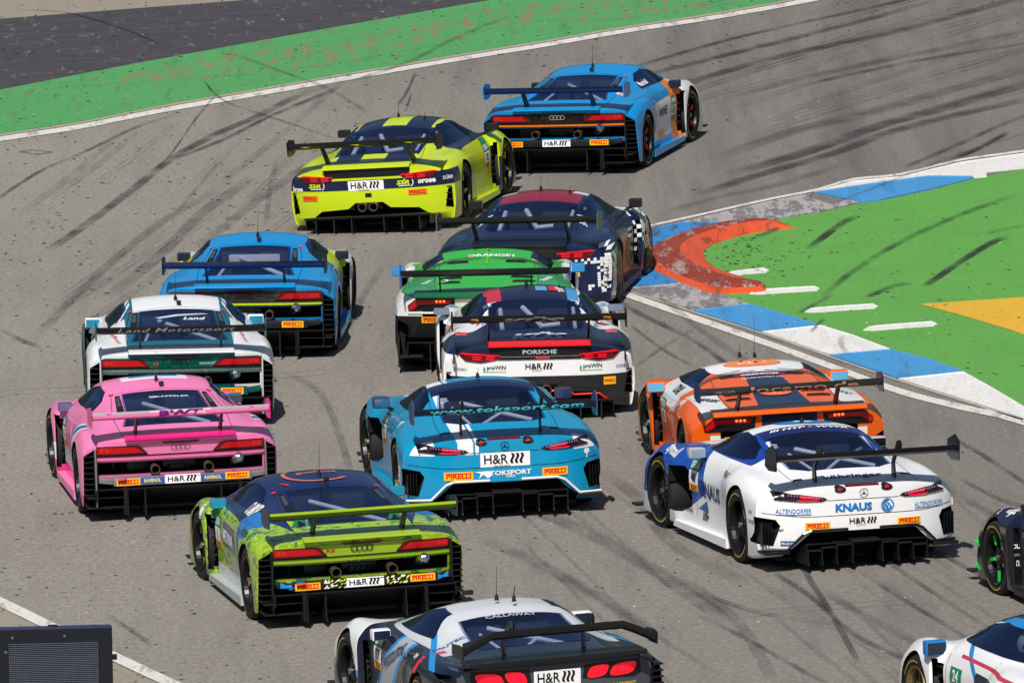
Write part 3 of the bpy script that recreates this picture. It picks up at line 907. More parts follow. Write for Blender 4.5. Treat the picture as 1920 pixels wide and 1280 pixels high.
def asphalt_mat():
    m = bpy.data.materials.new('asphalt'); m.use_nodes = True
    T_ = NT(m); b = T_.n['Principled BSDF']
    P = T_.new('ShaderNodeNewGeometry').outputs['Position']
    sep = T_.new('ShaderNodeSeparateXYZ'); T_.put(sep.inputs[0], P)
    big = T_.noise(P, .12, 3); mid_ = T_.noise(P, 1.1, 5, .6); fine = T_.noise(P, 38, 3, .7); grit = T_.noise(P, 120, 2, .8)
    # dusty and pale on the left, rubbered and cooler along the racing line on the right
    side = T_.math('ADD', T_.math('ADD', T_.math('MULTIPLY', sep.outputs[0], .12), T_.math('MULTIPLY', sep.outputs[1], .006)), T_.math('MULTIPLY', big, 1.2))
    f = T_.ramp(side, .35, 2.4)
    col = T_.mix(f, (.345, .318, .278), (.182, .167, .154))
    # long streaks following the corner
    rot = T_.mapping(P, (1.0, .07, 1), (0, 0, R(-14)))
    st = T_.noise(rot, 2.2, 6, .65)
    stf = T_.math('MULTIPLY', T_.ramp(st, .48, .72), T_.math('ADD', T_.math('MULTIPLY', f, .75), .14))
    col = T_.mix(stf, col, (.10, .093, .094))
    rot2 = T_.mapping(P, (1.0, .05, 1), (0, 0, R(-52)))
    st2 = T_.noise(rot2, 1.5, 6, .6)
    far = T_.math('MULTIPLY', T_.ramp(sep.outputs[1], 128, 140), T_.ramp(sep.outputs[0], -2, 3))
    col = T_.mix(T_.math('MULTIPLY', T_.math('MULTIPLY', T_.ramp(st2, .44, .68), far), .75), col, (.085, .08, .083))
    col = T_.mix(T_.math('MULTIPLY', T_.ramp(mid_, .35, .7), .18), col, (.16, .145, .13))
    col = T_.mix(T_.math('MULTIPLY', T_.ramp(fine, .42, .58), .42), col, (.135, .122, .112))
    cg = T_.noise(T_.mapping(P, (1.6, .8, 1)), 11, 4, .75)
    col = T_.mix(T_.math('MULTIPLY', T_.ramp(cg, .46, .60), .40), col, (.115, .105, .098))
    col = T_.mix(T_.math('MULTIPLY', T_.ramp(cg, .43, .31), .32), col, (.46, .42, .37))
    col = T_.mix(T_.math('MULTIPLY', T_.ramp(grit, .58, .74), .55), col, (.66, .61, .54))
    T_.put(b.inputs['Base Color'], col)
    T_.put(b.inputs['Roughness'], T_.math('ADD', T_.math('MULTIPLY', fine, .15), .72))
    b.inputs['Specular IOR Level'].default_value = .3
    T_.put(b.inputs['Normal'], T_.bump(T_.math('ADD', fine, T_.math('MULTIPLY', grit, .6)), .55, .012))
    return m

def paint_mat(name, c, wear=.55, wearc=(.25, .225, .2), streak=None, amt=.8, under=None, dark=.25, var=.15, rot=-20):
    m = bpy.data.materials.new(name); m.use_nodes = True
    T_ = NT(m); b = T_.n['Principled BSDF']
    P = T_.new('ShaderNodeNewGeometry').outputs['Position']
    base = lin(c)
    n1 = T_.noise(P, .7, 5); n2 = T_.noise(T_.mapping(P, (1.6, .35, 1), (0, 0, R(-80))), 3.0, 8, .7); fine = T_.noise(P, 55, 3, .7)
    col = T_.mix(T_.math('MULTIPLY', T_.ramp(n1, .35, .7), var * 2), base, tuple(v * .72 for v in base))
    col = T_.mix(T_.math('MULTIPLY', T_.ramp(n2, wear, wear + .06), amt), col, wearc)
    s = T_.noise(T_.mapping(P, (1, .06, 1), (0, 0, R(rot))), 4.2, 8, .78)
    col = T_.mix(T_.math('MULTIPLY', T_.ramp(s, .52, .74), dark), col, (.03, .035, .035))
    col = T_.mix(T_.math('MULTIPLY', T_.ramp(fine, .42, .65), .30), col, tuple(v * .5 for v in base))
    sc = T_.noise(T_.mapping(P, (.35, 1.2, 1), (0, 0, R(12))), 2.4, 9, .8)
    col = T_.mix(T_.math('MULTIPLY', T_.ramp(sc, .48, .66), .42), col, tuple(v * .62 + .085 for v in base))
    cs = T_.noise(T_.mapping(P, (1.4, .8, 1)), 12, 4, .75)
    col = T_.mix(T_.math('MULTIPLY', T_.ramp(cs, .48, .64), .32), col, tuple(v * .45 for v in base))
    T_.put(b.inputs['Base Color'], col); b.inputs['Roughness'].default_value = .62
    b.inputs['Specular IOR Level'].default_value = .35
    T_.put(b.inputs['Normal'], T_.bump(fine, .4, .008))
    return m

ASPH = asphalt_mat()
PALE = paint_mat('pale_asphalt', (156, 148, 134), .7, dark=.2)
NAVY = paint_mat('dark_painted_asphalt', (72, 68, 74), .58, (.20, .24, .15), amt=.7, dark=.6, rot=-82)
GREEN = paint_mat('green_run_off_paint', (98, 166, 72), .66, (.10, .14, .08), amt=.4, dark=.22)
GREENW = paint_mat('worn_green_paint', (84, 160, 96), .51, (.28, .19, .09), amt=.9, dark=.35, rot=-60)
GREENF = paint_mat('far_green_paint', (84, 162, 94), .56, (.17, .18, .10), amt=.7, dark=.5, rot=-60)
WLINE = paint_mat('white_line_paint', (226, 222, 216), .54, (.30, .28, .25), amt=.75, dark=.35)
WKERB = paint_mat('white_kerb_paint', (232, 230, 228), .66, (.46, .44, .42), amt=.6, dark=.42)
BKERB = paint_mat('blue_kerb_paint', (70, 152, 212), .62, (.10, .2, .34), amt=.6, dark=.6)
BKERBW = paint_mat('blue_kerb_paint_worn', (52, 138, 206), .50, (.05, .05, .07), amt=.85, dark=.5)
GKERB = paint_mat('grey_worn_kerb_paint', (176, 172, 172), .48, (.12, .11, .115), amt=.85, dark=.5)
ORNG = paint_mat('orange_kerb_paint', (222, 86, 44), .57, (.09, .035, .028), amt=.75, dark=.75)
ORNW = paint_mat('orange_kerb_crown_worn', (150, 58, 38), .52, (.40, .37, .36), amt=.9, dark=.6)
YELP = paint_mat('yellow_run_off_paint', (226, 178, 52), .72, (.5, .4, .2), amt=.2, dark=.06)
TRAP = paint_mat('tarmac_seam', (120, 110, 100), .6)

def sheet(name, pts, z, m, px=True, kind='structure'):
    bm = bmesh.new(); poly = [at(*p) for p in pts] if px else [Vector((*p, 0)) for p in pts]
    vs = [bm.verts.new((p.x, p.y, z)) for p in poly]
    for t in tessellate_polygon([[Vector((p.x, p.y, 0)) for p in poly]]):
        bm.faces.new([vs[i] for i in t])
    bm.normal_update()
    for f in bm.faces:
        if f.normal.z < 0: f.normal_flip()
    return tag(obj(name, bm, m, None, False), kind=kind)

bm = bmesh.new()
vs = [bm.verts.new(p) for p in ((-900, -300, 0), (900, -300, 0), (900, 2400, 0), (-900, 2400, 0))]; bm.faces.new(vs)
tag(obj('ground', bm, ASPH, None, False), kind='structure')

def spl(pts, n=8):
    """smooth curve through pixel points"""
    o = []
    for i in range(len(pts) - 1):
        p0 = pts[max(0, i - 1)]; p1 = pts[i]; p2 = pts[i + 1]; p3 = pts[min(len(pts) - 1, i + 2)]
        for k in range(n):
            t = k / n
            o.append(tuple(.5 * ((2 * p1[a]) + (-p0[a] + p2[a]) * t + (2 * p0[a] - 5 * p1[a] + 4 * p2[a] - p3[a]) * t * t + (-p0[a] + 3 * p1[a] - 3 * p2[a] + p3[a]) * t ** 3) for a in (0, 1)))
    o.append(tuple(pts[-1])); return o

# far side: white edge line, green strip, dark painted apron, pale asphalt beyond
lineL = spl([(-260, 306), (0, 266), (150, 243), (300, 213), (450, 187), (610, 159), (760, 133), (900, 109), (1030, 88), (1160, 65), (1350, 36), (1556, -2), (1800, -52), (2200, -140)], 4)
lineU = [(x, y - (9 if x < 700 else 8)) for x, y in lineL]
sheet('edge_line', lineL + lineU[::-1], .008, WLINE)
grnL = [(x, y - 3) for x, y in lineU]
grnU = spl([(-260, 218), (0, 169), (210, 128), (422, 89), (660, 46), (890, 6), (1100, -30), (1556, -112), (2200, -230)], 4)
sheet('green_run_off_strip', grnL + grnU[::-1], .004, GREENF)
beL = [(x, y - 1) for x, y in lineU]
sheet('pale_seam', beL + [(x, y - 3.2) for x, y in beL][::-1], .008, paint_mat('seam', (178, 164, 146), .7))
sheet('worn_green_patch', spl([(95, 167), (200, 150), (330, 122), (470, 96), (620, 76), (760, 50), (900, 22), (1060, 2), (1240, -6), (1380, 2), (1280, 22), (1120, 40), (960, 46), (820, 84), (700, 108), (560, 130), (420, 145), (260, 155), (95, 167)], 4)[:-1], .0055, GREENW)
sheet('dark_apron', [(x, y) for x, y in grnU] + [(2200, -420), (930, -80), (620, -25), (470, 0), (0, 36), (-260, 60)], .004, NAVY)
sheet('pale_apron', [(-260, 60), (0, 36), (470, 0), (620, -25), (930, -80), (800, -160), (-300, -40)], .004, PALE)

# near side run-off
grn = spl([(1434, 420), (1460, 411), (1538, 399), (1611, 382), (1650, 377), (1760, 353), (1826, 335), (1920, 318), (2100, 286)], 3) + [(2300, 560), (2300, 1250)] + \
      spl([(2050, 860), (1920, 764), (1806, 698), (1668, 656), (1538, 611), (1404, 571), (1339, 550)], 4) + spl([(1436, 541), (1355, 510), (1326, 490), (1320, 474), (1336, 460), (1370, 448), (1420, 436), (1490, 427)], 3)
GR = sheet('green_run_off', grn, .004, GREEN)
sheet('yellow_run_off', [(1724, 571), (1920, 558), (2300, 532), (2300, 780), (1920, 629), (1900, 621), (1810, 594)], .008, YELP)

def slab(name, pts, h, m, parent=None, n=True, bev=.015):
    """painted kerb block with a low bevelled edge"""
    poly = [at(*p) for p in pts]
    bm = bmesh.new(); vs = [bm.verts.new((p.x, p.y, 0.0)) for p in poly]
    f = bm.faces.new(vs); bm.normal_update()
    if f.normal.z < 0: f.normal_flip()
    r = bmesh.ops.extrude_face_region(bm, geom=[f])
    tv = [g for g in r['geom'] if isinstance(g, bmesh.types.BMVert)]
    for v in tv: v.co.z = h
    tf = [g for g in r['geom'] if isinstance(g, bmesh.types.BMFace)]
    try: bmesh.ops.inset_region(bm, faces=tf, thickness=bev, depth=0)
    except Exception: pass
    for v in tv: v.co.z = h * .35
    bm.normal_update(); bmesh.ops.recalc_face_normals(bm, faces=bm.faces)
    return obj(name, bm, m, parent, False)

kb = bpy.data.objects.new('kerb', None); COL.objects.link(kb)
tag(kb, kind='structure')
K = .016
slab('kerb_block', [(1060, 470), (1150, 449), (1209, 432), (1282, 418), (1379, 418), (1322, 428), (1262, 446), (1221, 465), (1209, 479)], K, BKERBW, kb)
slab('kerb_block', [(1100, 510), (1168, 508), (1221, 503), (1237, 514), (1274, 531), (1250, 535), (1168, 541), (1100, 525)], K, BKERBW, kb)
slab('kerb_block', [(1168, 541.5), (1250, 535.5), (1274, 531.5), (1300, 540), (1339, 550), (1404, 571), (1298, 583)], K, GKERB, kb)
slab('kerb_block', [(1299, 583.5), (1405, 571.5), (1460, 587), (1538, 611), (1428, 623)], K, BKERB, kb)
slab('kerb_block', [(1429, 623.5), (1539, 611.5), (1600, 630), (1668, 655.5), (1554, 666)], K, WKERB, kb)
slab('kerb_block', [(1555, 666.5), (1669, 656.5), (1740, 674), (1806, 698), (1684, 711)], K, BKERB, kb)
slab('kerb_block', [(1685, 711.5), (1807, 698.5), (1860, 728), (1920, 764), (2050, 860), (2300, 1060), (2300, 1160), (1920, 786), (1800, 748)], K, WKERB, kb)
slab('kerb_block', [(1283, 417), (1302, 412), (1380, 394), (1444, 379), (1525, 363), (1518, 372), (1560, 386), (1590, 376), (1612, 381), (1538, 398), (1460, 410), (1434, 420), (1421, 417), (1380, 418)], K, GKERB, kb)
slab('kerb_block', [(1526, 362), (1640, 345), (1745, 331), (1818, 332), (1826, 336), (1762, 352), (1650, 376.5), (1613, 381), (1591, 375)], K, BKERB, kb)
slab('kerb_block', [(1526, 361), (1600, 341), (1688, 333), (1800, 306), (1920, 289), (2150, 252), (2150, 280), (1920, 317), (1850, 324), (1850, 333), (1827, 335), (1819, 331), (1745, 330), (1640, 344)], K, WKERB, kb)
# worn white edge lines beside the kerb
eL = [(1100, 528), (1168, 556), (1300, 602), (1444, 652), (1560, 694), (1684, 739), (1800, 769), (1920, 798), (2200, 900)]
sheet('kerb_edge_line', spl(eL, 3) + spl([(x + 4, y - 10) for x, y in eL], 3)[::-1], .008, WLINE)
eL2 = [(1110, 524), (1168, 541), (1298, 583.5), (1428, 624), (1554, 667), (1684, 712), (1800, 749), (1920, 787)]
sheet('kerb_seam_line', spl([(x - 3, y + 2) for x, y in eL2], 3) + spl([(x - 1, y - .2) for x, y in eL2], 3)[::-1], .008, paint_mat('kerb_seam', (190, 180, 160), .6))
eU = [(1150, 452), (1209, 430), (1302, 409), (1444, 377), (1526, 361), (1600, 340), (1688, 331), (1800, 304), (1920, 287), (2150, 249)]
sheet('kerb_edge_line', spl([(x, y - 1) for x, y in eU], 3) + spl([(x, y - 5) for x, y in eU], 3)[::-1], .008, WLINE)

# raised orange crescent at the apex
oc = spl([(1209, 486), (1213, 498), (1237, 514), (1274, 531), (1314, 544), (1345, 551), (1404, 549), (1436, 541)], 5)
ic = spl([(1224, 462), (1262, 446), (1322, 428), (1379, 419), (1420, 417.5), (1460, 423), (1493, 428)], 5)
bm = bmesh.new()
outer = spl([(1436, 546), (1404, 550), (1345, 552), (1314, 545), (1274, 532), (1237, 514), (1213, 498), (1209, 484), (1221, 466), (1262, 446), (1322, 428), (1379, 418), (1422, 416), (1460, 423), (1493, 429)], 5)
inner = spl([(1436, 541), (1404, 529), (1380, 517), (1355, 508), (1336, 499), (1326, 490), (1320, 478), (1322, 468), (1336, 460), (1352, 454), (1370, 448), (1398, 441), (1430, 435), (1460, 431), (1493, 429)], 5)
prof = [(0, 0), (.12, .055), (.35, .085), (.6, .085), (.85, .05), (1, 0)]
rows = []
for a, b in zip(outer, inner):
    A, B = at(*a), at(*b); wdt = min(1.0, (B - A).length / .5)
    rows.append([bm.verts.new((A.lerp(B, t).x, A.lerp(B, t).y, .004 + h * wdt)) for t, h in prof])
for r0, r1 in zip(rows[:-1], rows[1:]):
    for k in range(len(prof) - 1):
        try:
            f = bm.faces.new((r0[k], r1[k], r1[k + 1], r0[k + 1])); f.material_index = 1 if k in (1, 2) else 0
        except ValueError: pass
bmesh.ops.recalc_face_normals(bm, faces=bm.faces)
for f in bm.faces:
    if f.normal.z < 0: f.normal_flip()
oz = obj('apex_kerb', bm, [ORNG, ORNW], None, True, 60)
tag(oz, 'raised orange crescent kerb with a scraped grey crown at the apex', 'kerb')

# white rumble bars on the green
for (x0, y0, x1, y1, lab) in ((1361, 513, 1443, 508, 'short white bar on green paint beside the orange crescent'),
                         (1407, 548, 1538, 542, 'white bar touching the tip of the orange crescent'),
                         (1511, 582, 1647, 575, 'white bar on green paint, between the blue kerb block and yellow patch'),
                         (1621, 616, 1758, 608, 'white bar on green paint nearest the white kerb block')):
    pts = [(x0 - 2, y0 + 4), (x0 + 8, y0 - 2), (x0 + 20, y0 - 4), ((x0 + x1) / 2, (y0 + y1) / 2 - 4), (x1 - 10, y1 - 4), (x1, y1 + 1), (x1 - 6, y1 + 4), ((x0 + x1) / 2, (y0 + y1) / 2 + 4.5), (x0 + 14, y0 + 5)]
    o = slab('rumble_bar', pts, .014, WKERB, None, bev=.03)
    tag(o, lab, 'kerb bar', 'white bars across the green run-off')

# near-left white line
bl = spl([(-200, 1024), (0, 1119), (93, 1164), (225, 1227), (330, 1276), (480, 1345)], 3)
sheet('near_edge_line', bl + [(x - 4, y + 17) for x, y in bl][::-1], .008, WLINE)
sheet('pale_verge', [(x - 5, y + 19) for x, y in bl] + [(480, 1600), (-260, 1600)], .004, PALE)

# ---- tyre marks: thin ragged films of rubber
def film_mat(name, c=(.028, .027, .03), dens=.8):
    m = bpy.data.materials.new(name); m.use_nodes = True
    T_ = NT(m); b = T_.n['Principled BSDF']; out = T_.n['Material Output']
    uv = T_.new('ShaderNodeUVMap').outputs[0]
    sep = T_.new('ShaderNodeSeparateXYZ'); T_.put(sep.inputs[0], uv)
    P = T_.new('ShaderNodeNewGeometry').outputs['Position']
    e = T_.math('MULTIPLY', T_.math('MULTIPLY', sep.outputs[1], T_.math('SUBTRACT', 1.0, sep.outputs[1])), 4.0)
    l = T_.ramp(T_.math('MULTIPLY', T_.math('MULTIPLY', sep.outputs[0], T_.math('SUBTRACT', 1.0, sep.outputs[0])), 4.0), 0, .45)
    ln = T_.noise(T_.mapping(uv, (1.5, 26, 1)), 1.0, 5, .7)
    g = T_.noise(P, 45, 3, .7); g2 = T_.noise(P, 1.3, 3)
    a = T_.math('MULTIPLY', T_.math('MULTIPLY', T_.ramp(e, 0, .4), l), T_.math('ADD', T_.ramp(ln, .3, .62), -.05, clamp=True))
    a = T_.math('MULTIPLY', a, T_.math('MULTIPLY', T_.ramp(g, .28, .55), T_.ramp(g2, .25, .6)))
    a = T_.math('MULTIPLY', a, dens, clamp=True)
    b.inputs['Base Color'].default_value = (*c, 1); b.inputs['Roughness'].default_value = .7
    tr = T_.new('ShaderNodeBsdfTransparent'); mx = T_.new('ShaderNodeMixShader')
    T_.put(mx.inputs[0], a); T_.l.new(tr.outputs[0], mx.inputs[1]); T_.l.new(b.outputs[0], mx.inputs[2])
    T_.l.new(mx.outputs[0], out.inputs[0])
    return m
FILM = film_mat('rubber_film', dens=1.15); FILML = film_mat('light_rubber_film', dens=.55); FILMD = film_mat('heavy_rubber_film', dens=1.9)
marks = [  # pixel polyline, width in pixels across, material
 ([(75, 480), (150, 430), (250, 355), (320, 300), (400, 255), (480, 220), (560, 180), (620, 160)], 22, FILM),
 ([(300, 310), (420, 262), (500, 222), (600, 180), (640, 162)], 13, FILM),
 ([(-20, 385), (70, 325), (160, 285), (260, 238), (340, 214)], 10, FILM),
 ([(280, 330), (320, 290), (370, 220), (410, 175)], 5, FILM),
 ([(640, 160), (760, 120), (860, 70), (960, 30)], 16, FILML),
 ([(380, 150), (420, 190), (520, 225), (640, 265)], 6, FILM),
 ([(430, 100), (540, 140), (620, 170), (700, 220)], 12, FILML),
 ([(360, 470), (440, 410), (520, 350), (600, 300), (720, 250)], 26, FILML),
 ([(200, 560), (300, 480), (380, 400), (480, 330)], 30, FILML),
 ([(60, 640), (180, 520), (300, 420), (420, 350)], 22, FILML),
 ([(500, 420), (505, 360), (520, 300)], 14, FILML), ([(745, 200), (765, 170), (780, 135)], 8, FILM), ([(760, 210), (772, 175)], 5, FILM),
 ([(330, 400), (390, 330), (420, 300)], 8, FILML), ([(10, 20), (120, 25), (230, 55), (300, 85)], 5, FILMD),
 ([(1180, 130), (1350, 80), (1500, 45), (1680, 5), (1760, -20)], 14, FILM), ([(1200, 145), (1400, 95), (1600, 45), (1760, 0)], 22, FILM),
 ([(1250, 170), (1450, 110), (1680, 60), (1940, -10)], 26, FILM), ([(1350, 190), (1560, 135), (1780, 90), (1960, 50)], 24, FILML),
 ([(1490, 166), (1600, 140), (1750, 110), (1960, 78)], 13, FILM), ([(1360, 330), (1500, 290), (1640, 240), (1780, 200), (1960, 150)], 34, FILM),
 ([(1300, 370), (1420, 330), (1560, 290), (1700, 240), (1960, 180)], 26, FILM), ([(1340, 300), (1480, 250), (1640, 210), (1960, 120)], 40, FILML),
 ([(1690, 318), (1790, 275), (1880, 235), (1960, 205)], 12, FILM), ([(1778, 302), (1830, 282), (1890, 250)], 11, FILMD), ([(1560, 385), (1700, 330), (1800, 290), (1960, 240)], 9, FILML),
 ([(1250, 400), (1350, 370), (1450, 350), (1580, 310)], 20, FILML),
 ([(1516, 468), (1545, 445), (1580, 420), (1615, 402)], 15, FILMD), ([(1540, 560), (1600, 510), (1690, 455), (1800, 405), (1920, 362)], 13, FILM),
 ([(1732, 540), (1790, 500), (1850, 462), (1896, 442)], 14, FILMD), ([(1627, 559), (1670, 540), (1712, 532)], 12, FILM), ([(1850, 440), (1890, 430), (1930, 424)], 5, FILM),
 ([(1390, 455), (1430, 442), (1480, 420)], 10, FILM), ([(1495, 590), (1560, 555)], 8, FILM),
 ([(1100, 530), (1200, 590), (1300, 640), (1380, 700), (1420, 740)], 12, FILM), ([(1180, 610), (1240, 655), (1300, 690)], 6, FILM), ([(1190, 690), (1240, 655), (1300, 620)], 4, FILM),
 ([(1240, 560), (1340, 640), (1420, 690)], 16, FILML), ([(1580, 630), (1578, 650), (1590, 668)], 12, FILML), ([(1520, 625), (1534, 610), (1546, 600)], 6, FILM),
 ([(1435, 1066), (1520, 1120), (1600, 1190), (1700, 1240), (1800, 1290)], 9, FILM), ([(1500, 1060), (1545, 1130), (1580, 1190), (1612, 1250)], 11, FILM),
 ([(1540, 1110), (1630, 1160), (1720, 1210), (1800, 1260)], 16, FILML), ([(1600, 1065), (1700, 1130), (1800, 1190), (1900, 1260)], 6, FILM),
 ([(1330, 1120), (1420, 1150), (1540, 1170)], 5, FILM), ([(1300, 1150), (1400, 1200), (1470, 1240), (1560, 1290)], 6, FILM),
 ([(1640, 860), (1740, 900), (1830, 950), (1930, 1000)], 12, FILML), ([(1780, 820), (1850, 860), (1940, 920)], 8, FILM), ([(1800, 900), (1880, 940), (1960, 960)], 6, FILM),
 ([(1260, 1080), (1340, 1130), (1400, 1190), (1450, 1280)], 22, FILML), ([(900, 1010), (1010, 1060), (1120, 1120), (1240, 1200)], 24, FILML),
 ([(880, 940), (1000, 960), (1120, 1010), (1240, 1080), (1380, 1180)], 30, FILML), ([(1120, 880), (1200, 940), (1260, 1020), (1400, 1100)], 26, FILML),
 ([(530, 700), (600, 740), (640, 830), (660, 900)], 14, FILML), ([(0, 620), (40, 640), (80, 655)], 8, FILM), ([(200, 1155), (240, 1180), (280, 1210)], 7, FILM),
 ([(640, 640), (680, 560), (720, 500)], 14, FILML), ([(1700, 1000), (1800, 1060), (1940, 1130)], 7, FILM), ([(1640, 1040), (1760, 1120), (1900, 1210)], 5, FILM),
]
SR = random.Random(21)
for k in range(34):      # fine scrub lines through the lower right
    x, y = SR.uniform(880, 1900), SR.uniform(860, 1250); L = SR.uniform(180, 480); a = R(SR.uniform(30, 44))
    marks.append(([(x, y), (x + L * .5 * math.cos(a), y + L * .5 * math.sin(a) + SR.uniform(-4, 4)), (x + L * math.cos(a), y + L * math.sin(a))], SR.uniform(2.5, 6), FILML))
for k in range(34):      # and along the corner at the upper right
    x, y = SR.uniform(1250, 1850), SR.uniform(10, 340); L = SR.uniform(260, 620); a = R(SR.uniform(-22, -15))
    if y > 330 - (x - 1250) * .2: continue
    marks.append(([(x, y), (x + L * .5 * math.cos(a), y + L * .5 * math.sin(a) + 4), (x + L * math.cos(a), y + L * math.sin(a) + 12)], SR.uniform(3, 12), FILML))
for k in range(22):
    x, y = SR.uniform(20, 620), SR.uniform(300, 620); L = SR.uniform(140, 340); a = R(SR.uniform(-52, -30))
    marks.append(([(x, y), (x + L * .5 * math.cos(a), y + L * .5 * math.sin(a) + 6), (x + L * math.cos(a), y + L * math.sin(a))], SR.uniform(3, 14), FILML))
marks += [([(-20, 742), (300, 728), (640, 700)], 2, FILMD), ([(1240, 1180), (1500, 1148), (1940, 1120)], 2, FILM), ([(600, 330), (900, 440), (1160, 560)], 2, FILM)]
bms = {}
for i, (pl, wpx, m) in enumerate(marks):
    b = bms.setdefault(m.name, (bmesh.new(), m))[0]
    uvl = b.loops.layers.uv.verify()
    c = [at(*p) for p in spl(pl, 6)]
    wd = wpx / 180.0 * 1.0
    tot = [0]
    for a, q in zip(c[:-1], c[1:]): tot.append(tot[-1] + (q - a).length)
    pts = []
    for k, p in enumerate(c):
        t = (c[min(k + 1, len(c) - 1)] - c[max(0, k - 1)]).normalized(); n = Vector((-t.y, t.x, 0))
        # width measured square to the line on the ground, from its width across the picture
        z = .014 + .0003 * i + (K if False else 0)
        pts.append((b.verts.new((p.x + n.x * wd / 2 * (1 + 2 * abs(n.y)), p.y + n.y * wd / 2 * (1 + 2 * abs(n.y)), z)), b.verts.new((p.x - n.x * wd / 2 * (1 + 2 * abs(n.y)), p.y - n.y * wd / 2 * (1 + 2 * abs(n.y)), z))))
    for k in range(len(pts) - 1):
        f = b.faces.new((pts[k][0], pts[k][1], pts[k + 1][1], pts[k + 1][0]))
        u0, u1 = tot[k] / tot[-1], tot[k + 1] / tot[-1]
        for lp, uv in zip(f.loops, ((u0, 0), (u0, 1), (u1, 1), (u1, 0))): lp[uvl].uv = uv
for nme, (b, m) in bms.items():
    bmesh.ops.recalc_face_normals(b, faces=b.faces)
    for f in b.faces:
        if f.normal.z < 0: f.normal_flip()
    tag(obj('tyre_marks', b, m, None, False), kind='stuff')

# small dark drain frame on the far left
b = bmesh.new(); q = [at(34, 286), at(62, 282), at(100, 286), at(70, 291)]
c0 = sum(q, Vector()) / 4
for a, d in zip(q, q[1:] + q[:1]):
    vs = [b.verts.new((p.x, p.y, .012)) for p in (a, d, c0.lerp(d, .86), c0.lerp(a, .86))]; b.faces.new(vs)
bmesh.ops.recalc_face_normals(b, faces=b.faces)
tag(obj('patch_outline', b, mat('bitumen', (48, 46, 44), .7), None, False), 'thin dark diamond outline sealed into the asphalt at the far left', 'sealed joint')

# ---- rubber crumbs thrown off the tyres
RC = random.Random(3)
b = bmesh.new()
def crumb(px, py, s):
    p = at(px, py)
    if py < 0: return
    a = RC.gauss(0, .7); L = s * RC.uniform(.6, 1.8); W_ = s * RC.uniform(.3, .55); h = s * RC.uniform(.2, .5)
    ca, sa = math.cos(a), math.sin(a)
    def V(x, y, z): return b.verts.new((p.x + x * ca - y * sa, p.y + x * sa + y * ca, .045 * 0 + z))
    z0 = .006
    v = [V(-L, 0, z0), V(-L * .2, W_, z0), V(L, 0, z0), V(L * .2, -W_, z0), V(0, 0, z0 + h)]
    for i in range(4): b.faces.new((v[i], v[(i + 1) % 4], v[4]))
for k in range(3600):
    px = RC.uniform(-30, 1950); py = RC.uniform(0, 1290)
    w1 = 1.0 if px < 700 and py < 620 else (.55 if px < 520 and py > 560 else .0)
    edge = 266 - px * .172
    if abs(py - edge) < 110: w1 = max(w1, .9)
    if px > 1380 and 380 < py < 720: w1 = .42
    if py > 1000 and px < 1300: w1 = max(w1, .18)
    w1 = max(w1, .05)
    if RC.random() < w1: crumb(px, py, RC.uniform(.010, .026) * (1.25 if py < 600 else 1.0))
for k in range(120):
    crumb(RC.gauss(1400, 50), RC.gauss(480, 20), RC.uniform(.012, .03))
bmesh.ops.recalc_face_normals(b, faces=b.faces)
tag(obj('rubber_crumbs', b, mat('rubber_crumb', (34, 32, 32), .85), None, False), kind='stuff')
b = bmesh.new()
for k in range(700): crumb(RC.uniform(-20, 1940), RC.uniform(0, 1290), RC.uniform(.006, .013))
bmesh.ops.recalc_face_normals(b, faces=b.faces)
tag(obj('pale_grit', b, mat('pale_grit', (214, 206, 190), .8), None, False), kind='stuff')

# ------------------------------------------------------------------ light units and fittings of each body
SILV = mat('silver_trim', (150, 152, 156), .35, metal=.7)
CHROME = mat('chrome', (200, 204, 210), .15, metal=1.0)

def raised(name, car, bvh, pj, poly, m, h=.012, step=.05, parent=None):
    return patch(name, car, bvh, pj, poly, m, h, step, h + .01, parent)
def flipx(poly): return [(-x, y) for x, y in poly]

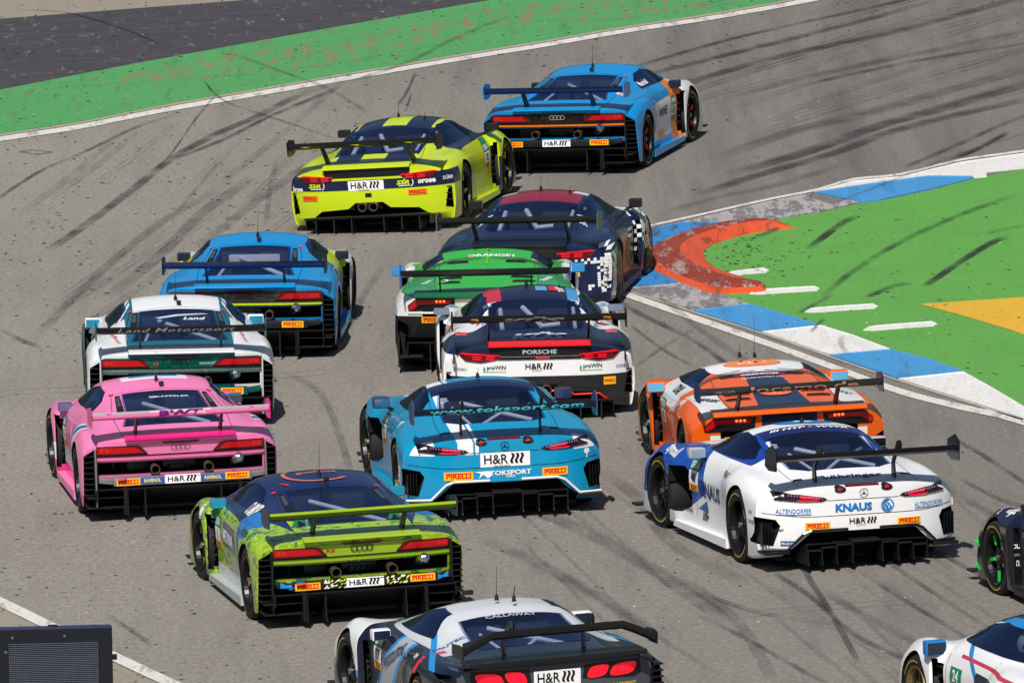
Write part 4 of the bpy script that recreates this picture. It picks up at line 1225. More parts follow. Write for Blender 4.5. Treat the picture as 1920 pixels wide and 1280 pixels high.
def fit_mid(car, bvh, trim, panel, line=None, bar=None, barext=None, wingm=None, wingu=None, plate=None, sticks='full', tailm=None, edge=None):
    # tail lights
    Lp = [(.845, .668), (.845, .758), (.45, .758), (.40, .745), (.345, .69), (.33, .672)]
    raised('tail_panel', car, bvh, 'rear', mir([(.86, .60), (.86, .77), (.0, .775)][:2] ), panel, .006)
    for s in (1, -1):
        P = Lp if s > 0 else flipx(Lp)
        lo = [(a, b - .018 if b < .7 else b) for a, b in P]
        u = raised('tail_light_housing', car, bvh, 'rear', [(a * 1.0, b) for a, b in lo], BLACK, .010)
        u2 = raised('tail_light', car, bvh, 'rear', P, REDD, .016)
        i0 = [(.83, .682), (.83, .745), (.46, .745), (.40, .70), (.38, .684)]
        raised('lens', car, bvh, 'rear', i0 if s > 0 else flipx(i0), RED, .021, parent=u2)
        for x in (.79, .74):
            q = [(x - .018, .695), (x + .018, .695), (x + .018, .735), (x - .018, .735)]
            raised('lens_segment', car, bvh, 'rear', q if s > 0 else flipx(q), mat('lens_bright', (222, 30, 36), .2, coat=.8), .025, parent=u2)
    raised('high_brake_light', car, bvh, 'rear', mir([(.17, .765), (.19, .782)]), REDD, .016)
    rings_badge(car, bvh, 0, .725, RING if tailm is None else tailm)
    raised('tail_trim', car, bvh, 'rear', mir([(.845, .645), (.845, .658)]), BLACK, .014)
    raised('tail_trim', car, bvh, 'rear', mir([(.845, .612), (.845, .632)]), line or trim, .018)
    # ducktail lip
    b = bmesh.new()
    add_prism(b, [(-.84, .838), (-.84, .818), (-.60, .82), (-.60, .862)], -.56, .56, 'x')
    obj('tail_lip', b, trim, car, False)
    # open rear with gearbox, exhausts and cooler
    b = bmesh.new(); add_box(b, (0, -.50, .53), (.34, .12, .07), None, 0, .02); add_box(b, (-.02, -.56, .50), (.16, .06, .05), None, 0, .015)
    for k in range(4): add_tube(b, (-.10 + .06 * k, -.62, .50), (-.10 + .06 * k, -.50, .52), .015, 8)
    obj('gearbox', b, mat('gearbox_grey', (66, 66, 66), .4, metal=.6), car)
    for s in (1, -1):
        b = bmesh.new(); add_lathe_y(b, (s * .27, -.86, .515), [(.0, .048), (.0, .040), (.14, .038), (.14, .046)])
        obj('exhaust_pipe', b, mat('exhaust_metal', (120, 104, 92), .4, metal=.8), car)
        b = bmesh.new(); add_tube(b, (s * .27, -.74, .515), (s * .27, -.735, .515), .039, 14); obj('exhaust_bore', b, DARK, car)
    b = bmesh.new(); add_tube(b, (.50, -.78, .535), (.58, -.88, .60), .028, 10, .05); add_tube(b, (.58, -.88, .60), (.60, -.90, .61), .052, 12, .03)
    obj('air_jack_socket', b, CHROME, car)
    for x0 in (-.66, .60): strip('frame_tube', car, x0 - .01, x0 + .01, -.48, -.46, .455, .585, CARBON)
    strip('cooler', car, -.53, -.31, -.57, -.53, .465, .575, CARBON, .02)
    # crash bar
    b = bmesh.new(); add_box(b, (0, -.83, .408), (1.40, .06, .088), None, 0, .012)
    for s in (1, -1): add_box(b, (s * .76, -.805, .418), (.16, .05, .06), Matrix.Rotation(-s * R(8), 3, 'Y'), 0, .01)
    bo = obj('crash_bar', b, bar or BLACK, car)
    bb = BVHTree.FromPolygons([v.co.copy() for v in bo.data.vertices], [tuple(p.vertices) for p in bo.data.polygons])
    if barext:
        for s in (1, -1): sticker(car, bb, 'rear', s * .72, .415, .24, .07, barext, parent=bo)
    if sticks in ('full', 'nobrand'):
        s_suspension(car, bb, 'rear', 0, .41, .36, .082, parent=bo, small=False)
        s_tyre_brand(car, bb, 'rear', -.55, .405, parent=bo); s_tyre_brand(car, bb, 'rear', .55, .415, parent=bo)
    if sticks == 'right':
        s_tyre_brand(car, bb, 'rear', .53, .410, parent=bo); s_suspension(car, bb, 'rear', 0, .41, .36, .082, parent=bo, small=False); s_tyre_brand(car, bb, 'rear', -.55, .405, parent=bo)
    b = bmesh.new(); add_tube(b, (-.66, -.885, .425), (-.58, -.90, .44), .014, 8); add_tube(b, (-.58, -.90, .44), (-.58, -.87, .44), .012, 8); obj('tow_loop', b, mat('tow_red', (190, 24, 30), .5), car)
    # louvred corners
    for s in (1, -1):
        for k in range(8):
            z = .26 + .056 * k
            strip('louvre', car, min(s * .866, s * .971), max(s * .866, s * .971), -.70, -.55, z, z + .007, BLACK, .001)
        b = bmesh.new(); add_prism(b, [(s * .852, .14), (s * .868, .14), (s * .868, .74), (s * .852, .74)], -.74, -.45, 'y'); obj('corner_frame', b, edge or SILV, car, False)
    for s in (1, -1):
        for z in (.14, .24):
            strip('side_fin', car, min(s * .57, s * .96), max(s * .57, s * .96), -.80, -.42, z, z + .008, DARK, .001)
        strip('diffuser_corner', car, min(s * .56, s * .60), max(s * .56, s * .60), -.86, -.40, .07, .345, CARBON, .006)
    diffuser(car, -.86, -.30, .10, .345, .86, (.385,), zb=.065)
    for s in (1, -1):
        b = bmesh.new(); add_prism(b, [(-.90, .065), (-.90, .09), (-.89, .33), (-.45, .30), (-.45, .05)], s * .565 - .006, s * .565 + .006, 'x'); obj('strake', b, CARBON, car, False)
    wo, wb = wing(car, 1.80, -.90, 1.12, wingm or CARBON, plate or BLACK, .43, -.52, bvh, wingu)
    # vents beside the rear window and its black surround
    for s in (1, -1):
        q = [(.44, .35), (.52, .30), (.47, .98), (.42, .98)]
        p = patch('window_vent', car, bvh, 'top', q if s > 0 else flipx(q), BLACK, .006, .05, .01)
        q = [(.45, .55), (.49, .53), (.465, .90), (.435, .90)]
        patch('vent_mesh', car, bvh, 'top', q if s > 0 else flipx(q), GRYP, .009, .05, 0, p)
    for s in (1, -1):
        sticker(car, bvh, 'top', s * .50, 1.06, parts=[(disc_poly(0, 0, .028), pm((210, 40, 60)))], bg=None)
    crease_line(car, bvh, 'top', [(.56, -.55), (.58, .2), (.50, 1.06), (0, 1.10), (-.50, 1.06), (-.58, .2), (-.56, -.55)])
    antenna(car, -.0, 1.35, 1.14, .34); 
    b = bmesh.new(); add_box(b, (.03, 1.15, 1.115), (.05, .05, .04), None, 0, .01); obj('roof_camera', b, BLACK, car)
    return wo, wb

def add_lathe_y(bm, c, prof, seg=16):
    rings = [[bm.verts.new((c[0] + r * math.cos(2 * math.pi * k / seg), c[1] + y, c[2] + r * math.sin(2 * math.pi * k / seg))) for k in range(seg)] for y, r in prof]
    n = len(rings)
    for i in range(n):
        a, b = rings[i], rings[(i + 1) % n]
        for k in range(seg): bm.faces.new((a[k], a[(k + 1) % seg], b[(k + 1) % seg], b[k]))
    bmesh.ops.recalc_face_normals(bm, faces=bm.faces)

RING = mat('badge_grey', (120, 118, 118), .3, metal=.6)

def side_louvres(car, kind, xi=.80):
    wb = T[kind]['wb']
    for s in (1, -1):
        for z in (.30, .38, .46, .54, .62):
            strip('wing_louvre', car, min(s * xi, s * .922), max(s * xi, s * .922), wb - .50, wb - .40, z, z + .02, CARBON, .003)

def fit_rear(car, bvh, trim, lipm=None, wingm=None, wingu=None, plate=None, lightdot=True, dif=None):
    for s in (1, -1):
        q = [(.84, .70), (.80, .725), (.44, .70), (.42, .675), (.46, .655), (.62, .625), (.78, .64)]
        u = raised('tail_light', car, bvh, 'rear', q if s > 0 else flipx(q), REDD, .014)
        q = [(.845, .712), (.80, .728), (.42, .704), (.42, .694), (.60, .704)]
        raised('light_bar', car, bvh, 'rear', q if s > 0 else flipx(q), mat('light_bar_red', (230, 16, 26), .2, coat=.8, emit=((255, 20, 30), .35)), .020, parent=u)
        for x in (.52, .66):
            for z in (.655, .68):
                q = [(x - .045, z), (x + .045, z + .002), (x + .05, z + .012), (x - .045, z + .010)]
                raised('lens', car, bvh, 'rear', q if s > 0 else flipx(q), REDHOT, .019, parent=u)
    raised('engine_grille', car, bvh, 'rear', mir([(.52, .69), (.53, .785)]), BLACK, .006)
    raised('tail_strip', car, bvh, 'rear', mir([(.44, .655), (.44, .682)]), lipm or BLACK, .012)
    b = bmesh.new(); add_prism(b, [(-1.06, .815), (-1.06, .795), (-.86, .80), (-.84, .85)], -.54, .54, 'x'); obj('tail_lip', b, trim, car, False)
    d = dif or CARBON
    for s in (1, -1): crease_line(car, bvh, 'top', [(s * .56, -.95), (s * .58, -.5), (s * .54, -.1)])
    for s in (1, -1): crease_line(car, bvh, 'rear', [(s * .93, .69), (s * .90, .52)])
    b = bmesh.new()
    for s in (.09, -.09): add_lathe_y(b, (s * .75, -1.08, .33), [(0, .055), (0, .046), (.12, .044), (.12, .052)])
    obj('exhaust_pipe', b, mat('exhaust_metal', (120, 104, 92), .4, metal=.8), car)
    b = bmesh.new()
    add_box(b, (0, -.72, .36), (1.1, .1, .10), None, 0, .02)
    for k in range(6): add_box(b, (-.42 + .17 * k, -.80, .30), (.07, .05, .06), None, 0, .012)
    obj('rear_structure', b, mat('gearbox_grey', (66, 66, 66), .4, metal=.6), car)
    diffuser(car, -1.12, -.42, .10, .22, .76, (.20, .42, .64), zb=.045, back=.01)
    strip('diffuser_lip', car, -.78, .78, -1.14, -1.10, .215, .235, CARBON, .004)
    for s in (1, -1):
        for z in (.34, .42, .50): strip('corner_fin', car, min(s * .905, s * .98), max(s * .905, s * .98), -.80, -.6, z, z + .01, CARBON, .002)
    wo, wb = wing(car, 1.84, -1.14, 1.145, wingm or CARBON, plate or BLACK, .53, -.68, bvh, wingu, plate_h=(.04, .17))
    antenna(car, -.05, 1.2, 1.18, .18); antenna(car, .30, 1.1, 1.14, .10, .004)
    side_louvres(car, 'rearengine')
    return wo, wb

def fit_gt(car, bvh, wingm=None, plate=None, wingt=None, opening=None):
    for s in (1, -1):
        q = [(.86, .765), (.62, .745), (.40, .71), (.365, .69), (.42, .672), (.66, .678), (.85, .695)]
        u = raised('tail_light', car, bvh, 'rear', q if s > 0 else flipx(q), mat('smoked_light', (44, 20, 44), .12, coat=.9), .012)
        q = [(.62, .738), (.46, .715), (.44, .70), (.62, .706)]
        raised('lens', car, bvh, 'rear', q if s > 0 else flipx(q), mat('lit_lens_magenta', (222, 16, 70), .3, emit=((255, 20, 60), .45)), .017, parent=u)
        q = [(.66, .692), (.45, .688), (.46, .678), (.64, .68)]
        raised('lens', car, bvh, 'rear', q if s > 0 else flipx(q), REDHOT, .017, parent=u)
        b = bmesh.new()
        for k in range(13):
            x = .42 + .026 * k; z = .700 + .0035 * k
            p, n = proj_pt(bvh, 'rear', s * x, z, .022); add_box(b, p, (.008, .008, .016))
        obj('lamp_rib', b, mat('lamp_rib_grey', (150, 140, 150), .4), u, False)
        # round rain light
        sticker(car, bvh, 'rear', s * .235, .775 if s > 0 else .775, parts=[(disc_poly(0, 0, .058, 18, .5), BLACK), (disc_poly(0, 0, .022, 12, .7), mat('lit_rain_light', (225, 40, 30), .3, emit=((255, 40, 30), .4)))], name='rain_light')
    raised('high_brake_light', car, bvh, 'top', [(-.17, -.90), (.17, -.90), (.165, -.84), (-.165, -.84)], REDD, .012)
    # rear opening and stepped diffuser
    edge = opening or CARBON
    for s in (1, -1):
        b = bmesh.new()
        pts = [(s * .16, .392), (s * .52, .392), (s * .60, .36), (s * .75, .215), (s * .98, .205)]
        for a, c in zip(pts[:-1], pts[1:]):
            add_tube(b, (a[0], -.93 + .22 * a[0] ** 4, a[1]), (c[0], -.93 + .22 * c[0] ** 4, c[1]), .013, 6)
        obj('opening_trim', b, edge, car)
        for k in range(4):
            xx = .87 + .03 * k
            strip('corner_fin', car, min(s * xx, s * (xx + .006)), max(s * xx, s * (xx + .006)), -.75, -.55, .25, .47, CARBON, .001)
        strip('diffuser_side', car, min(s * .72, s * .98), max(s * .72, s * .98), -.86, -.5, .17, .20, CARBON, .008)
    strip('rear_beam', car, -.5, .5, -.70, -.62, .33, .37, BLACK, .01)
    d = diffuser(car, -1.02, -.35, .10, .285, .60, (), zb=.05)
    for i, x in enumerate((.15, .31, .46, .60)):
        for s in (1, -1):
            b = bmesh.new(); zt = .29 - .03 * i
            add_prism(b, [(-1.06, .075), (-1.04, .10), (-1.04, zt), (-.5, .20), (-.5, .06)], s * x - .006, s * x + .006, 'x'); obj('strake', b, CARBON, d, False)
    for (x0, x1, zt) in ((-.60, -.46, .22), (-.46, -.31, .245), (-.31, -.15, .265), (-.15, .15, .29), (.15, .31, .265), (.31, .46, .245), (.46, .60, .22)):
        strip('diffuser_step', car, x0 + .004, x1 - .004, -1.03, -.80, zt - .015, zt, BLACK, .002)
    wo, wb = wing(car, 1.84, -1.08, 1.16, wingm or CARBON, plate or CARBON, .40, -.66, bvh, wingt, plate_h=(.09, .17), swan=True, k=.9)
    antenna(car, 0, 1.0, 1.19, .10); 
    crease_line(car, bvh, 'rear', [(-.95, .56), (-.6, .525), (.6, .525), (.95, .56)])
    crease_line(car, bvh, 'rear', [(-.36, .675), (.36, .675)])
    for s in (1, -1): # panel gaps of the tailgate
        crease_line(car, bvh, 'top', [(s * .60, -.75), (s * .60, -.1), (s * .57, .4), (s * .54, .8)])
    for s in (1, -1):
        q = [(.50, -.58), (.60, -.57), (.58, -.53), (.50, -.54)]
        patch('deck_vent', car, bvh, 'top', q if s > 0 else flipx(q), BLACK, .006, .05, .01)
    return wo, wb

def fit_wedge(car, bvh, trim, tailm, wingm=None, wingu=None, plate=None, hatch=None, lower=None):
    for s in (1, -1):
        P1 = [(.83, .665), (.86, .70), (.76, .785), (.38, .785), (.40, .745), (.72, .735)]
        h = [(.85, .655), (.86, .72), (.76, .80), (.34, .80), (.36, .67), (.80, .655)]
        u = raised('tail_light_housing', car, bvh, 'rear', h if s > 0 else flipx(h), BLACK, .006)
        raised('tail_light', car, bvh, 'rear', P1 if s > 0 else flipx(P1), RED, .014)
        for x in (.46, .50, .54):
            sticker(car, bvh, 'rear', s * x, .77, parts=[(disc_poly(0, 0, .014, 10), LIT)], off=.016, name='lit_brake_light')
        q = [(.68, .665), (.64, .71), (.36, .72), (.34, .665)]
        raised('tail_light_grille', car, bvh, 'rear', q if s > 0 else flipx(q), CARBON, .011)
    b = bmesh.new(); add_prism(b, [(-.80, .865), (-.80, .825), (-.6, .82), (-.55, .87)], -.78, .78, 'x'); obj('tail_lip', b, trim, car, False)
    # hatch slots
    for s in (1, -1):
        for (y0, x0, x1) in ((.96, .20, .42), (.34, .24, .47), (.12, .26, .50), (-.12, .28, .52)):
            q = [(x0, y0), (x1, y0 + .035), (x1 + .03, y0 + .14), (x1 - .04, y0 + .17), (x0 + .02, y0 + .12)]
            h = patch('hatch_slot', car, bvh, 'top', q if s > 0 else flipx(q), DARK, .003, .04)
            q = [(x0 + .01, y0 - .006), (x1, y0 + .028), (x1 + .005, y0 + .036), (x0, y0 + .002)]
            patch('slot_lip', car, bvh, 'top', q if s > 0 else flipx(q), trim, .007, .04, 0, h)
    crease_line(car, bvh, 'top', [(.55, -.55), (.57, .2), (.52, 1.1), (-.52, 1.1), (-.57, .2), (-.55, -.55)])
    raised('rear_bumper', car, bvh, 'rear', mir([(.80, .38), (.72, .575)]), lower or BLACK, .006)
    b = bmesh.new(); 
    for s in (.13, -.13): add_lathe_y(b, (s, -.86, .56), [(0, .05), (0, .042), (.1, .04), (.1, .048)])
    obj('exhaust_pipe', b, mat('exhaust_metal', (120, 104, 92), .4, metal=.8), car)
    diffuser(car, -.84, -.30, .10, .34, .86, (.22, .42, .62), zb=.05)
    for s in (1, -1):
        strip('diffuser_corner', car, min(s * .70, s * .96), max(s * .70, s * .96), -.80, -.42, .16, .19, BLACK, .004)
        strip('diffuser_corner', car, min(s * .955, s * .975), max(s * .955, s * .975), -.80, -.42, .06, .40, BLACK, .004)
    wo, wb = wing(car, 1.86, -.93, 1.14, wingm or CARBON, plate or BLACK, .50, -.50, bvh, wingu)
    antenna(car, 0, 1.45, 1.12, .52, .005); antenna(car, -.14, 1.55, 1.12, .16)
    for s in (1, -1):
        for k in range(3):
            q = [(.98 + .045 * k, .90), (1.0 + .045 * k, .90), (1.13 + .05 * k, 1.0), (1.115 + .05 * k, 1.0)]
            patch('window_louvre', car, bvh, 'right' if s > 0 else 'left', q, GRYP, .008, .05)
    side_louvres(car, 'wedge')
    return wo, wb

def fit_muscle(car, bvh):
    for s in (1, -1):
        for x, w_ in ((.60, .115), (.368, .09)):
            q = []
            for t in range(20):
                a_ = 2 * math.pi * t / 20; ca, sa = math.cos(a_), math.sin(a_)
                ex, ey = math.copysign(abs(ca) ** .6, ca), math.copysign(abs(sa) ** .6, sa)
                q.append((x + ex * w_ + ey * .022, .772 + ey * .055 + ex * .006))
            u = raised('tail_light', car, bvh, 'rear', q if s > 0 else flipx(q), mat('lit_tail', (225, 22, 36), .2, coat=.8, emit=((255, 20, 40), .35)), .014)
            c = (x, .775)
            q2 = [(c[0] + (a - c[0]) * .55, c[1] + (b_ - c[1]) * .5) for a, b_ in q]
            raised('lens', car, bvh, 'rear', q2 if s > 0 else flipx(q2), REDHOT, .02, parent=u)
        q = [(.25, .84), (.23, .72), (.70, .69), (.77, .72), (.76, .85)]
        raised('tail_light_housing', car, bvh, 'rear', q if s > 0 else flipx(q), BLACK, .007)
        for k in range(9):
            z = .32 + .055 * k
            strip('louvre', car, min(s * .89, s * .984), max(s * .89, s * .984), -.88, -.66, z, z + .012, CARBON, .002)
    b = bmesh.new(); add_prism(b, [(-1.05, .935), (-1.05, .90), (-.8, .88), (-.74, .93)], -.80, .80, 'x'); obj('tail_lip', b, CARBON, car, False)
    wo, wb = wing(car, 1.74, -1.12, 1.22, BLACK, BLACK, .36, -.55, bvh, None, droop=.14, plate_h=(.03, .10), swan=True)
    antenna(car, -.02, 1.0, 1.17, .34, .006); antenna(car, .10, .85, 1.17, .14, .012)
    b = bmesh.new(); add_box(b, (-.22, 1.25, 1.20), (.10, .05, .04), None, 0, .01); obj('roof_camera', b, BLACK, car)
    side_louvres(car, 'muscle')
    return wo, wb

def name_strip(car, bvh, side, y, z, txt, tc, size=.06, w=None, rot=0, bold=.02, shear=0):
    sticker(car, bvh, side, y, z, txt=txt, tc=tc, size=size, width=w, rot=rot, bold=bold, shear=shear)
def series_board(car, bvh, side, num, y=1.95, z=.55):
    """door board with sponsor, number and club lettering"""
    k = sticker(car, bvh, side, y, z + .12, .26, .10, pm((16, 128, 96)), 'DEKRA', WHITE, .09, .22, .02)
    sticker(car, bvh, side, y, z + .0, .26, .13, WHITE, num, BLK, .13, None, .02, parent=k)
    sticker(car, bvh, side, y, z - .10, .26, .07, pm((240, 160, 20)), 'ADAC', BLK, .07, .16, .02, parent=k)

# ------------------------------------------------------------------ the cars
# pink mid-engined car
PINK = (244, 128, 184)
p = livery('pink_paint', PINK, [((226, 20, 130), [(0, -1, 0, .45), (-1, 0, 0, -.56), (0, 0, 1, .80)]),
     ((240, 240, 244), [(0, 1, 0, 1.5), (0, 0, 1, 1.10), (-1, 0, 0, -.34)]), ((50, 110, 190), [(0, 1, 0, 1.62), (0, 0, 1, 1.10), (-1, 0, 0, -.25)]),
     ((238, 238, 242), [(1, 0, 0, .84), (0, 1, 1.2, 1.05), (0, -1, -1.2, -1.42)]), ((52, 104, 184), [(1, 0, 0, .84), (0, 1, 1.2, 1.12), (0, -1, -1.2, -1.30)]),
     ((236, 236, 240), [(1, 0, 0, .80), (0, 0, -1, -.42), (0, 1, -1.0, .75)]), ((236, 40, 140), [(1, 0, 0, .80), (0, 0, -1, -.24)])])
SILVW = mat('silver_paint', (206, 206, 210), .25, metal=.35)
c, bv, bo = car_base('mid', (-3.473, 113.98), -7.7, -.1, 'pink race car with a silver edged pink wing, left of the lime one', p, skirtm=mat('pink_skirt', PINK, .35), steer=.05)
PNK = mat('pink_trim', PINK, .3, coat=.6)
MAG = mat('magenta_trim', (226, 20, 130), .3, coat=.6)
wo, wb = fit_mid(c, bv, MAG, PNK, PNK, SILV, None, SILVW, PNK, MAG)
PUR = pm((120, 20, 130))
sticker(c, wb, 'rear', 0, 1.085, .62, .062, pm((246, 190, 214)), 'BWT', PUR, .078, .46, .045, .15, parent=wo, off=.002)
for x in (-.72, .72): sticker(c, wb, 'rear', x, 1.06, .05, .1, MAG, parent=wo, off=.002)
side_louvres(c, 'mid')
for s in (1, -1): mirror(c, .80, 2.0, .80, mat('mirror_blue', (36, 100, 150), .3), s, (.15, .09))
for x in (-.295, .295): 
    sticker(c, bv, 'top', x * 0, 0, parts=[], txt=None) if False else None
sticker(c, bv, 'top', .10, .78, .26, .05, None, 'KAPPELER', WHITE, .075, .34, .01)
sticker(c, bv, 'top', -.10, .80, .07, .07, WHITE)
b = [o for o in c.children if o.name.startswith('crash_bar')][0]
cb = BVHTree.FromPolygons([v.co.copy() for v in b.data.vertices], [tuple(q.vertices) for q in b.data.polygons])
for x in (-.305, .305): sticker(c, cb, 'rear', x, .41, .24, .06, pm((40, 84, 160)), 'RAVENOL', pm((246, 220, 60)), .05, .17, .02, parent=b)
series_board(c, bv, 'left', '8')

# white and blue front-engined car
p = livery('white_blue_paint', (236, 236, 238), [((20, 70, 160), [(1, 0, 0, .55), (0, 1, -.4, 1.15)]), ((30, 104, 196), [(1, 0, 0, .55), (0, 1, -.4, 1.35), (0, -1, .4, -1.5)]),
     ((236, 236, 238), [(1, 0, 0, .8), (0, 1, 2.6, 2.4), (0, -1, -2.6, -2.6), (0, 0, -1, -.62)]),
     ((24, 36, 92), [(-1, 0, 0, -.53), (0, 0, 1, .98), (0, -1, 0, -.90), (0, 1, 0, .60)]),
     ((20, 60, 150), [(1, 0, 0, .50), (0, 0, 1, .88), (0, 1, 0, .30)]),
     ((232, 236, 240), [(-1, 0, 0, -.56), (0, 1, 0, .90), (0, 0, 1, 1.08)]),
     ((236, 236, 238), [(0, 0, -1, -.30)])])
c, bv, bo = car_base('gt', (3.05, 109.0), -15.8, -.9, 'white race car with blue front and a wide black wing, right of the turquoise one', p, skirtm=mat('white_skirt', (226, 226, 228), .4), steer=.05)
wo, wb = fit_gt(c, bv)
BLU = pm((30, 120, 190)); BLU2 = pm((36, 50, 110))
star_badge(c, bv, 0, .735, SILV)
sticker(c, bv, 'rear', -.10, .60, txt='KNAUS', tc=BLU, size=.10, width=.37, bold=.05)
sticker(c, bv, 'rear', .24, .60, parts=[(disc_poly(0, 0, .068), BLU), (ring_poly(0, 0, .062, .066, 20, 0, 359.9), WHITE)], txt='m', tc=WHITE, size=.13, bold=.03, rot=.5)
for s in (-.68, .68):
    sticker(c, bv, 'rear', s, .585, txt='ALTENDORFER', tc=BLU, size=.062, width=.32, bold=.005, parts=[([(-.16, -.04), (.16, -.04), (.16, -.032), (-.16, -.032)], BLU)])
s_suspension(c, bv, 'rear', 0, .462, .34, .085, bg=None)
s_tyre_brand(c, bv, 'rear', -.46, .435); s_tyre_brand(c, bv, 'rear', .46, .435)
sticker(c, bv, 'top', 0, .80, txt='III HTP - WWR', tc=WHITE, size=.085, width=.80, bold=.03, shear=.35)
sticker(c, bv, 'top', .0, -.60, txt='vöhringer', tc=BLU2, size=.16, width=.60, bold=.02, shear=.15)
sticker(c, bv, 'top', .05, 1.12, parts=[(disc_poly(0, 0, .30, 24, .55), BLU), (disc_poly(0, 0, .10, 14, .9), WHITE)])
series_board(c, bv, 'left', '48', 1.70, .60)
sticker(c, bv, 'left', 1.15, .52, txt='KNAUS', tc=BLU2, size=.20, width=.66, bold=.03)
sticker(c, bv, 'left', .62, .76, txt='PARAT', tc=BLK, size=.09, bold=.01)
sticker(c, bv, 'left', 2.35, .78, txt='zymball', tc=WHITE, size=.12, bold=.02, rot=-.1)
sticker(c, bv, 'left', 1.85, .26, txt='WWR', tc=BLK, size=.07, bold=.01); sticker(c, bv, 'left', 1.35, .26, txt='///ll•', tc=BLK, size=.12, bold=.03)
sticker(c, bv, 'rear', -.84, .40, txt='Oyster', tc=BLK, size=.05, bold=.01); sticker(c, bv, 'left', -.50, .55, txt='HTP', tc=BLK, size=.05, bold=.01); sticker(c, bv, 'left', -.52, .46, txt='WWR', tc=BLK, size=.06, bold=.01)
sticker(c, bv, 'rear', -.74, .27, .12, .05, pm((40, 90, 150)), 'McDrill', WHITE, .03, .1, .01)
for s in (1, -1): mirror(c, .85, 1.45, .87, SILVW, s, (.16, .10))
for o in wo.children:
    pass
sticker(c, wb, 'rear', 0, 1.11, parts=[([(-.9, -.02), (.9, -.02), (.9, .004), (-.9, .004)], mat('wing_painted_sheen', (120, 122, 126), .3))], parent=wo, off=.002)  # lighter grey strip laid on the black blade as a painted sheen

def bvh_of(o):
    return BVHTree.FromPolygons([v.co.copy() for v in o.data.vertices], [tuple(q.vertices) for q in o.data.polygons])
def kid(c, n): return [o for o in c.children if o.name.split('.')[0] == n][0]

# blue and orange car leading at the top
BL = (0, 140, 210)
BLT = mat('blue_trim', BL, .3, coat=.6)
p = livery('blue_orange_paint', BL, [((222, 224, 228), [(1, 0, 0, .80), (0, 0, -1, -.70), (0, 1, 0, .42), (0, -1, 0, -2.18)]),
     ((240, 128, 40), [(1, 0, 0, .80), (0, 0, -1, -.70), (0, 1, 0, .40), (0, -1, -.2, -.66)]),
     ((240, 128, 40), [(1, 0, 0, .80), (0, 1, 1.4, 1.4), (0, -1, -1.4, -1.75), (0, 0, -1, -.34)]),
     (BL, [(1, 0, 0, .80), (0, 0, -1, -.22)]),
     ((226, 226, 228), [(1, 0, 0, .72), (0, 1, 0, 2.22)]),
     ((242, 136, 30), [(1, 0, 0, .62), (0, 1, 0, 1.78), (0, -1, 0, -2.22), (0, 0, -1, -.86)])])
ORL = mat('orange_line', (250, 130, 10), .35)
BRZ = mat('dark_bronze_panel', (74, 68, 64), .25, metal=.6)
c, bv, bo = car_base('mid', (.853, 142.3), 13.4, .3, 'light blue race car with orange line under its lights, farthest and leading the pack', p, skirtm=BLT, accent=mat('orange_caliper', (230, 100, 30), .4), steer=-.05)
wo, wb = fit_mid(c, bv, BLT, BRZ, ORL, BLACK, None, CARBON, mat('blue_underwing', (8, 42, 104), .3), BLT, edge=BLACK, tailm=SILVW)
for s in (1, -1): raised('tail_band', c, bv, 'rear', mir([(.86, .66), (.86, .78)])[0:0] or mir([(.335, .66), (.36, .775)]), BRZ, .006)
side_louvres(c, 'mid')
for s in (1, -1): mirror(c, .82, 2.0, .81, mat('mirror_navy', (26, 34, 56), .3), s, (.15, .09), frame=mat('mirror_face_dark', (24, 34, 52), .15))
series_board(c, bv, 'right', '13', 1.9, .50)
sticker(c, bv, 'right', 1.25, .55, txt='WNE', tc=BLK, size=.16, width=.5, bold=.02); sticker(c, bv, 'right', .75, .48, txt='Smyle', tc=BLK, size=.12, bold=.01, rot=1.2)
sticker(c, bv, 'right', 1.15, .93, txt='Marschall', tc=WHITE, size=.07, width=.38, bold=.03)
sticker(c, bv, 'top', .62, .15, .10, .10, pm((210, 214, 218)), parts=[(disc_poly(0, 0, .03), pm((240, 150, 50)))])

# blue and yellow car
NEON = mat('neon_yellow_line', (206, 230, 10), .35)
p = livery('blue_yellow_paint', BL, [((208, 228, 20), [(1, 0, 0, .55), (0, 1, 0, 1.25), (0, 0, -1, -1.06)]),
     ((222, 228, 234), [(1, 0, 0, .78), (0, 0, -1, -.80), (0, 1, 0, .5)], True, (3.4, (1, 1, 1), .52)),
     ((70, 160, 215), [(1, 0, 0, .78), (0, 0, -1, -.84), (0, 1, 0, .3)], True, (5.5, (1, 1.4, 1), .54)),
     ((206, 226, 20), [(1, 0, 0, .78), (0, 1, 0, 1.6), (0, 0, 1, .66), (0, -1, 0, -2.3)]),
     ((228, 230, 234), [(1, 0, 0, .70), (0, 1, 0, 2.22)]), ((206, 226, 20), [(1, 0, 0, .70), (0, 1, 0, 2.9)]), ((24, 110, 190), [(1, 0, 0, .8), (0, 0, -1, -.22)])])
MET = mat('gunmetal_panel', (110, 108, 108), .25, metal=.7)
c, bv, bo = car_base('mid', (-2.91, 125.83), 3.1, -1.2, 'light blue race car with neon yellow line, ahead of the white and teal one', p, skirtm=BLT)
wo, wb = fit_mid(c, bv, BLT, MET, NEON, BLACK, None, CARBON, mat('blue_underwing', (8, 42, 104), .3), BLACK, sticks='right', edge=BLACK)
raised('tail_band', c, bv, 'rear', mir([(.335, .66), (.36, .775)]), MET, .006)
rings_badge(c, bv, 0, .725, mat('dark_badge', (40, 40, 42), .4))
side_louvres(c, 'mid')
for s in (1, -1): mirror(c, .82, 2.0, .81, mat('mirror_navy', (26, 34, 56), .3), s, (.15, .09), frame=mat('mirror_face_dark', (24, 34, 52), .15))
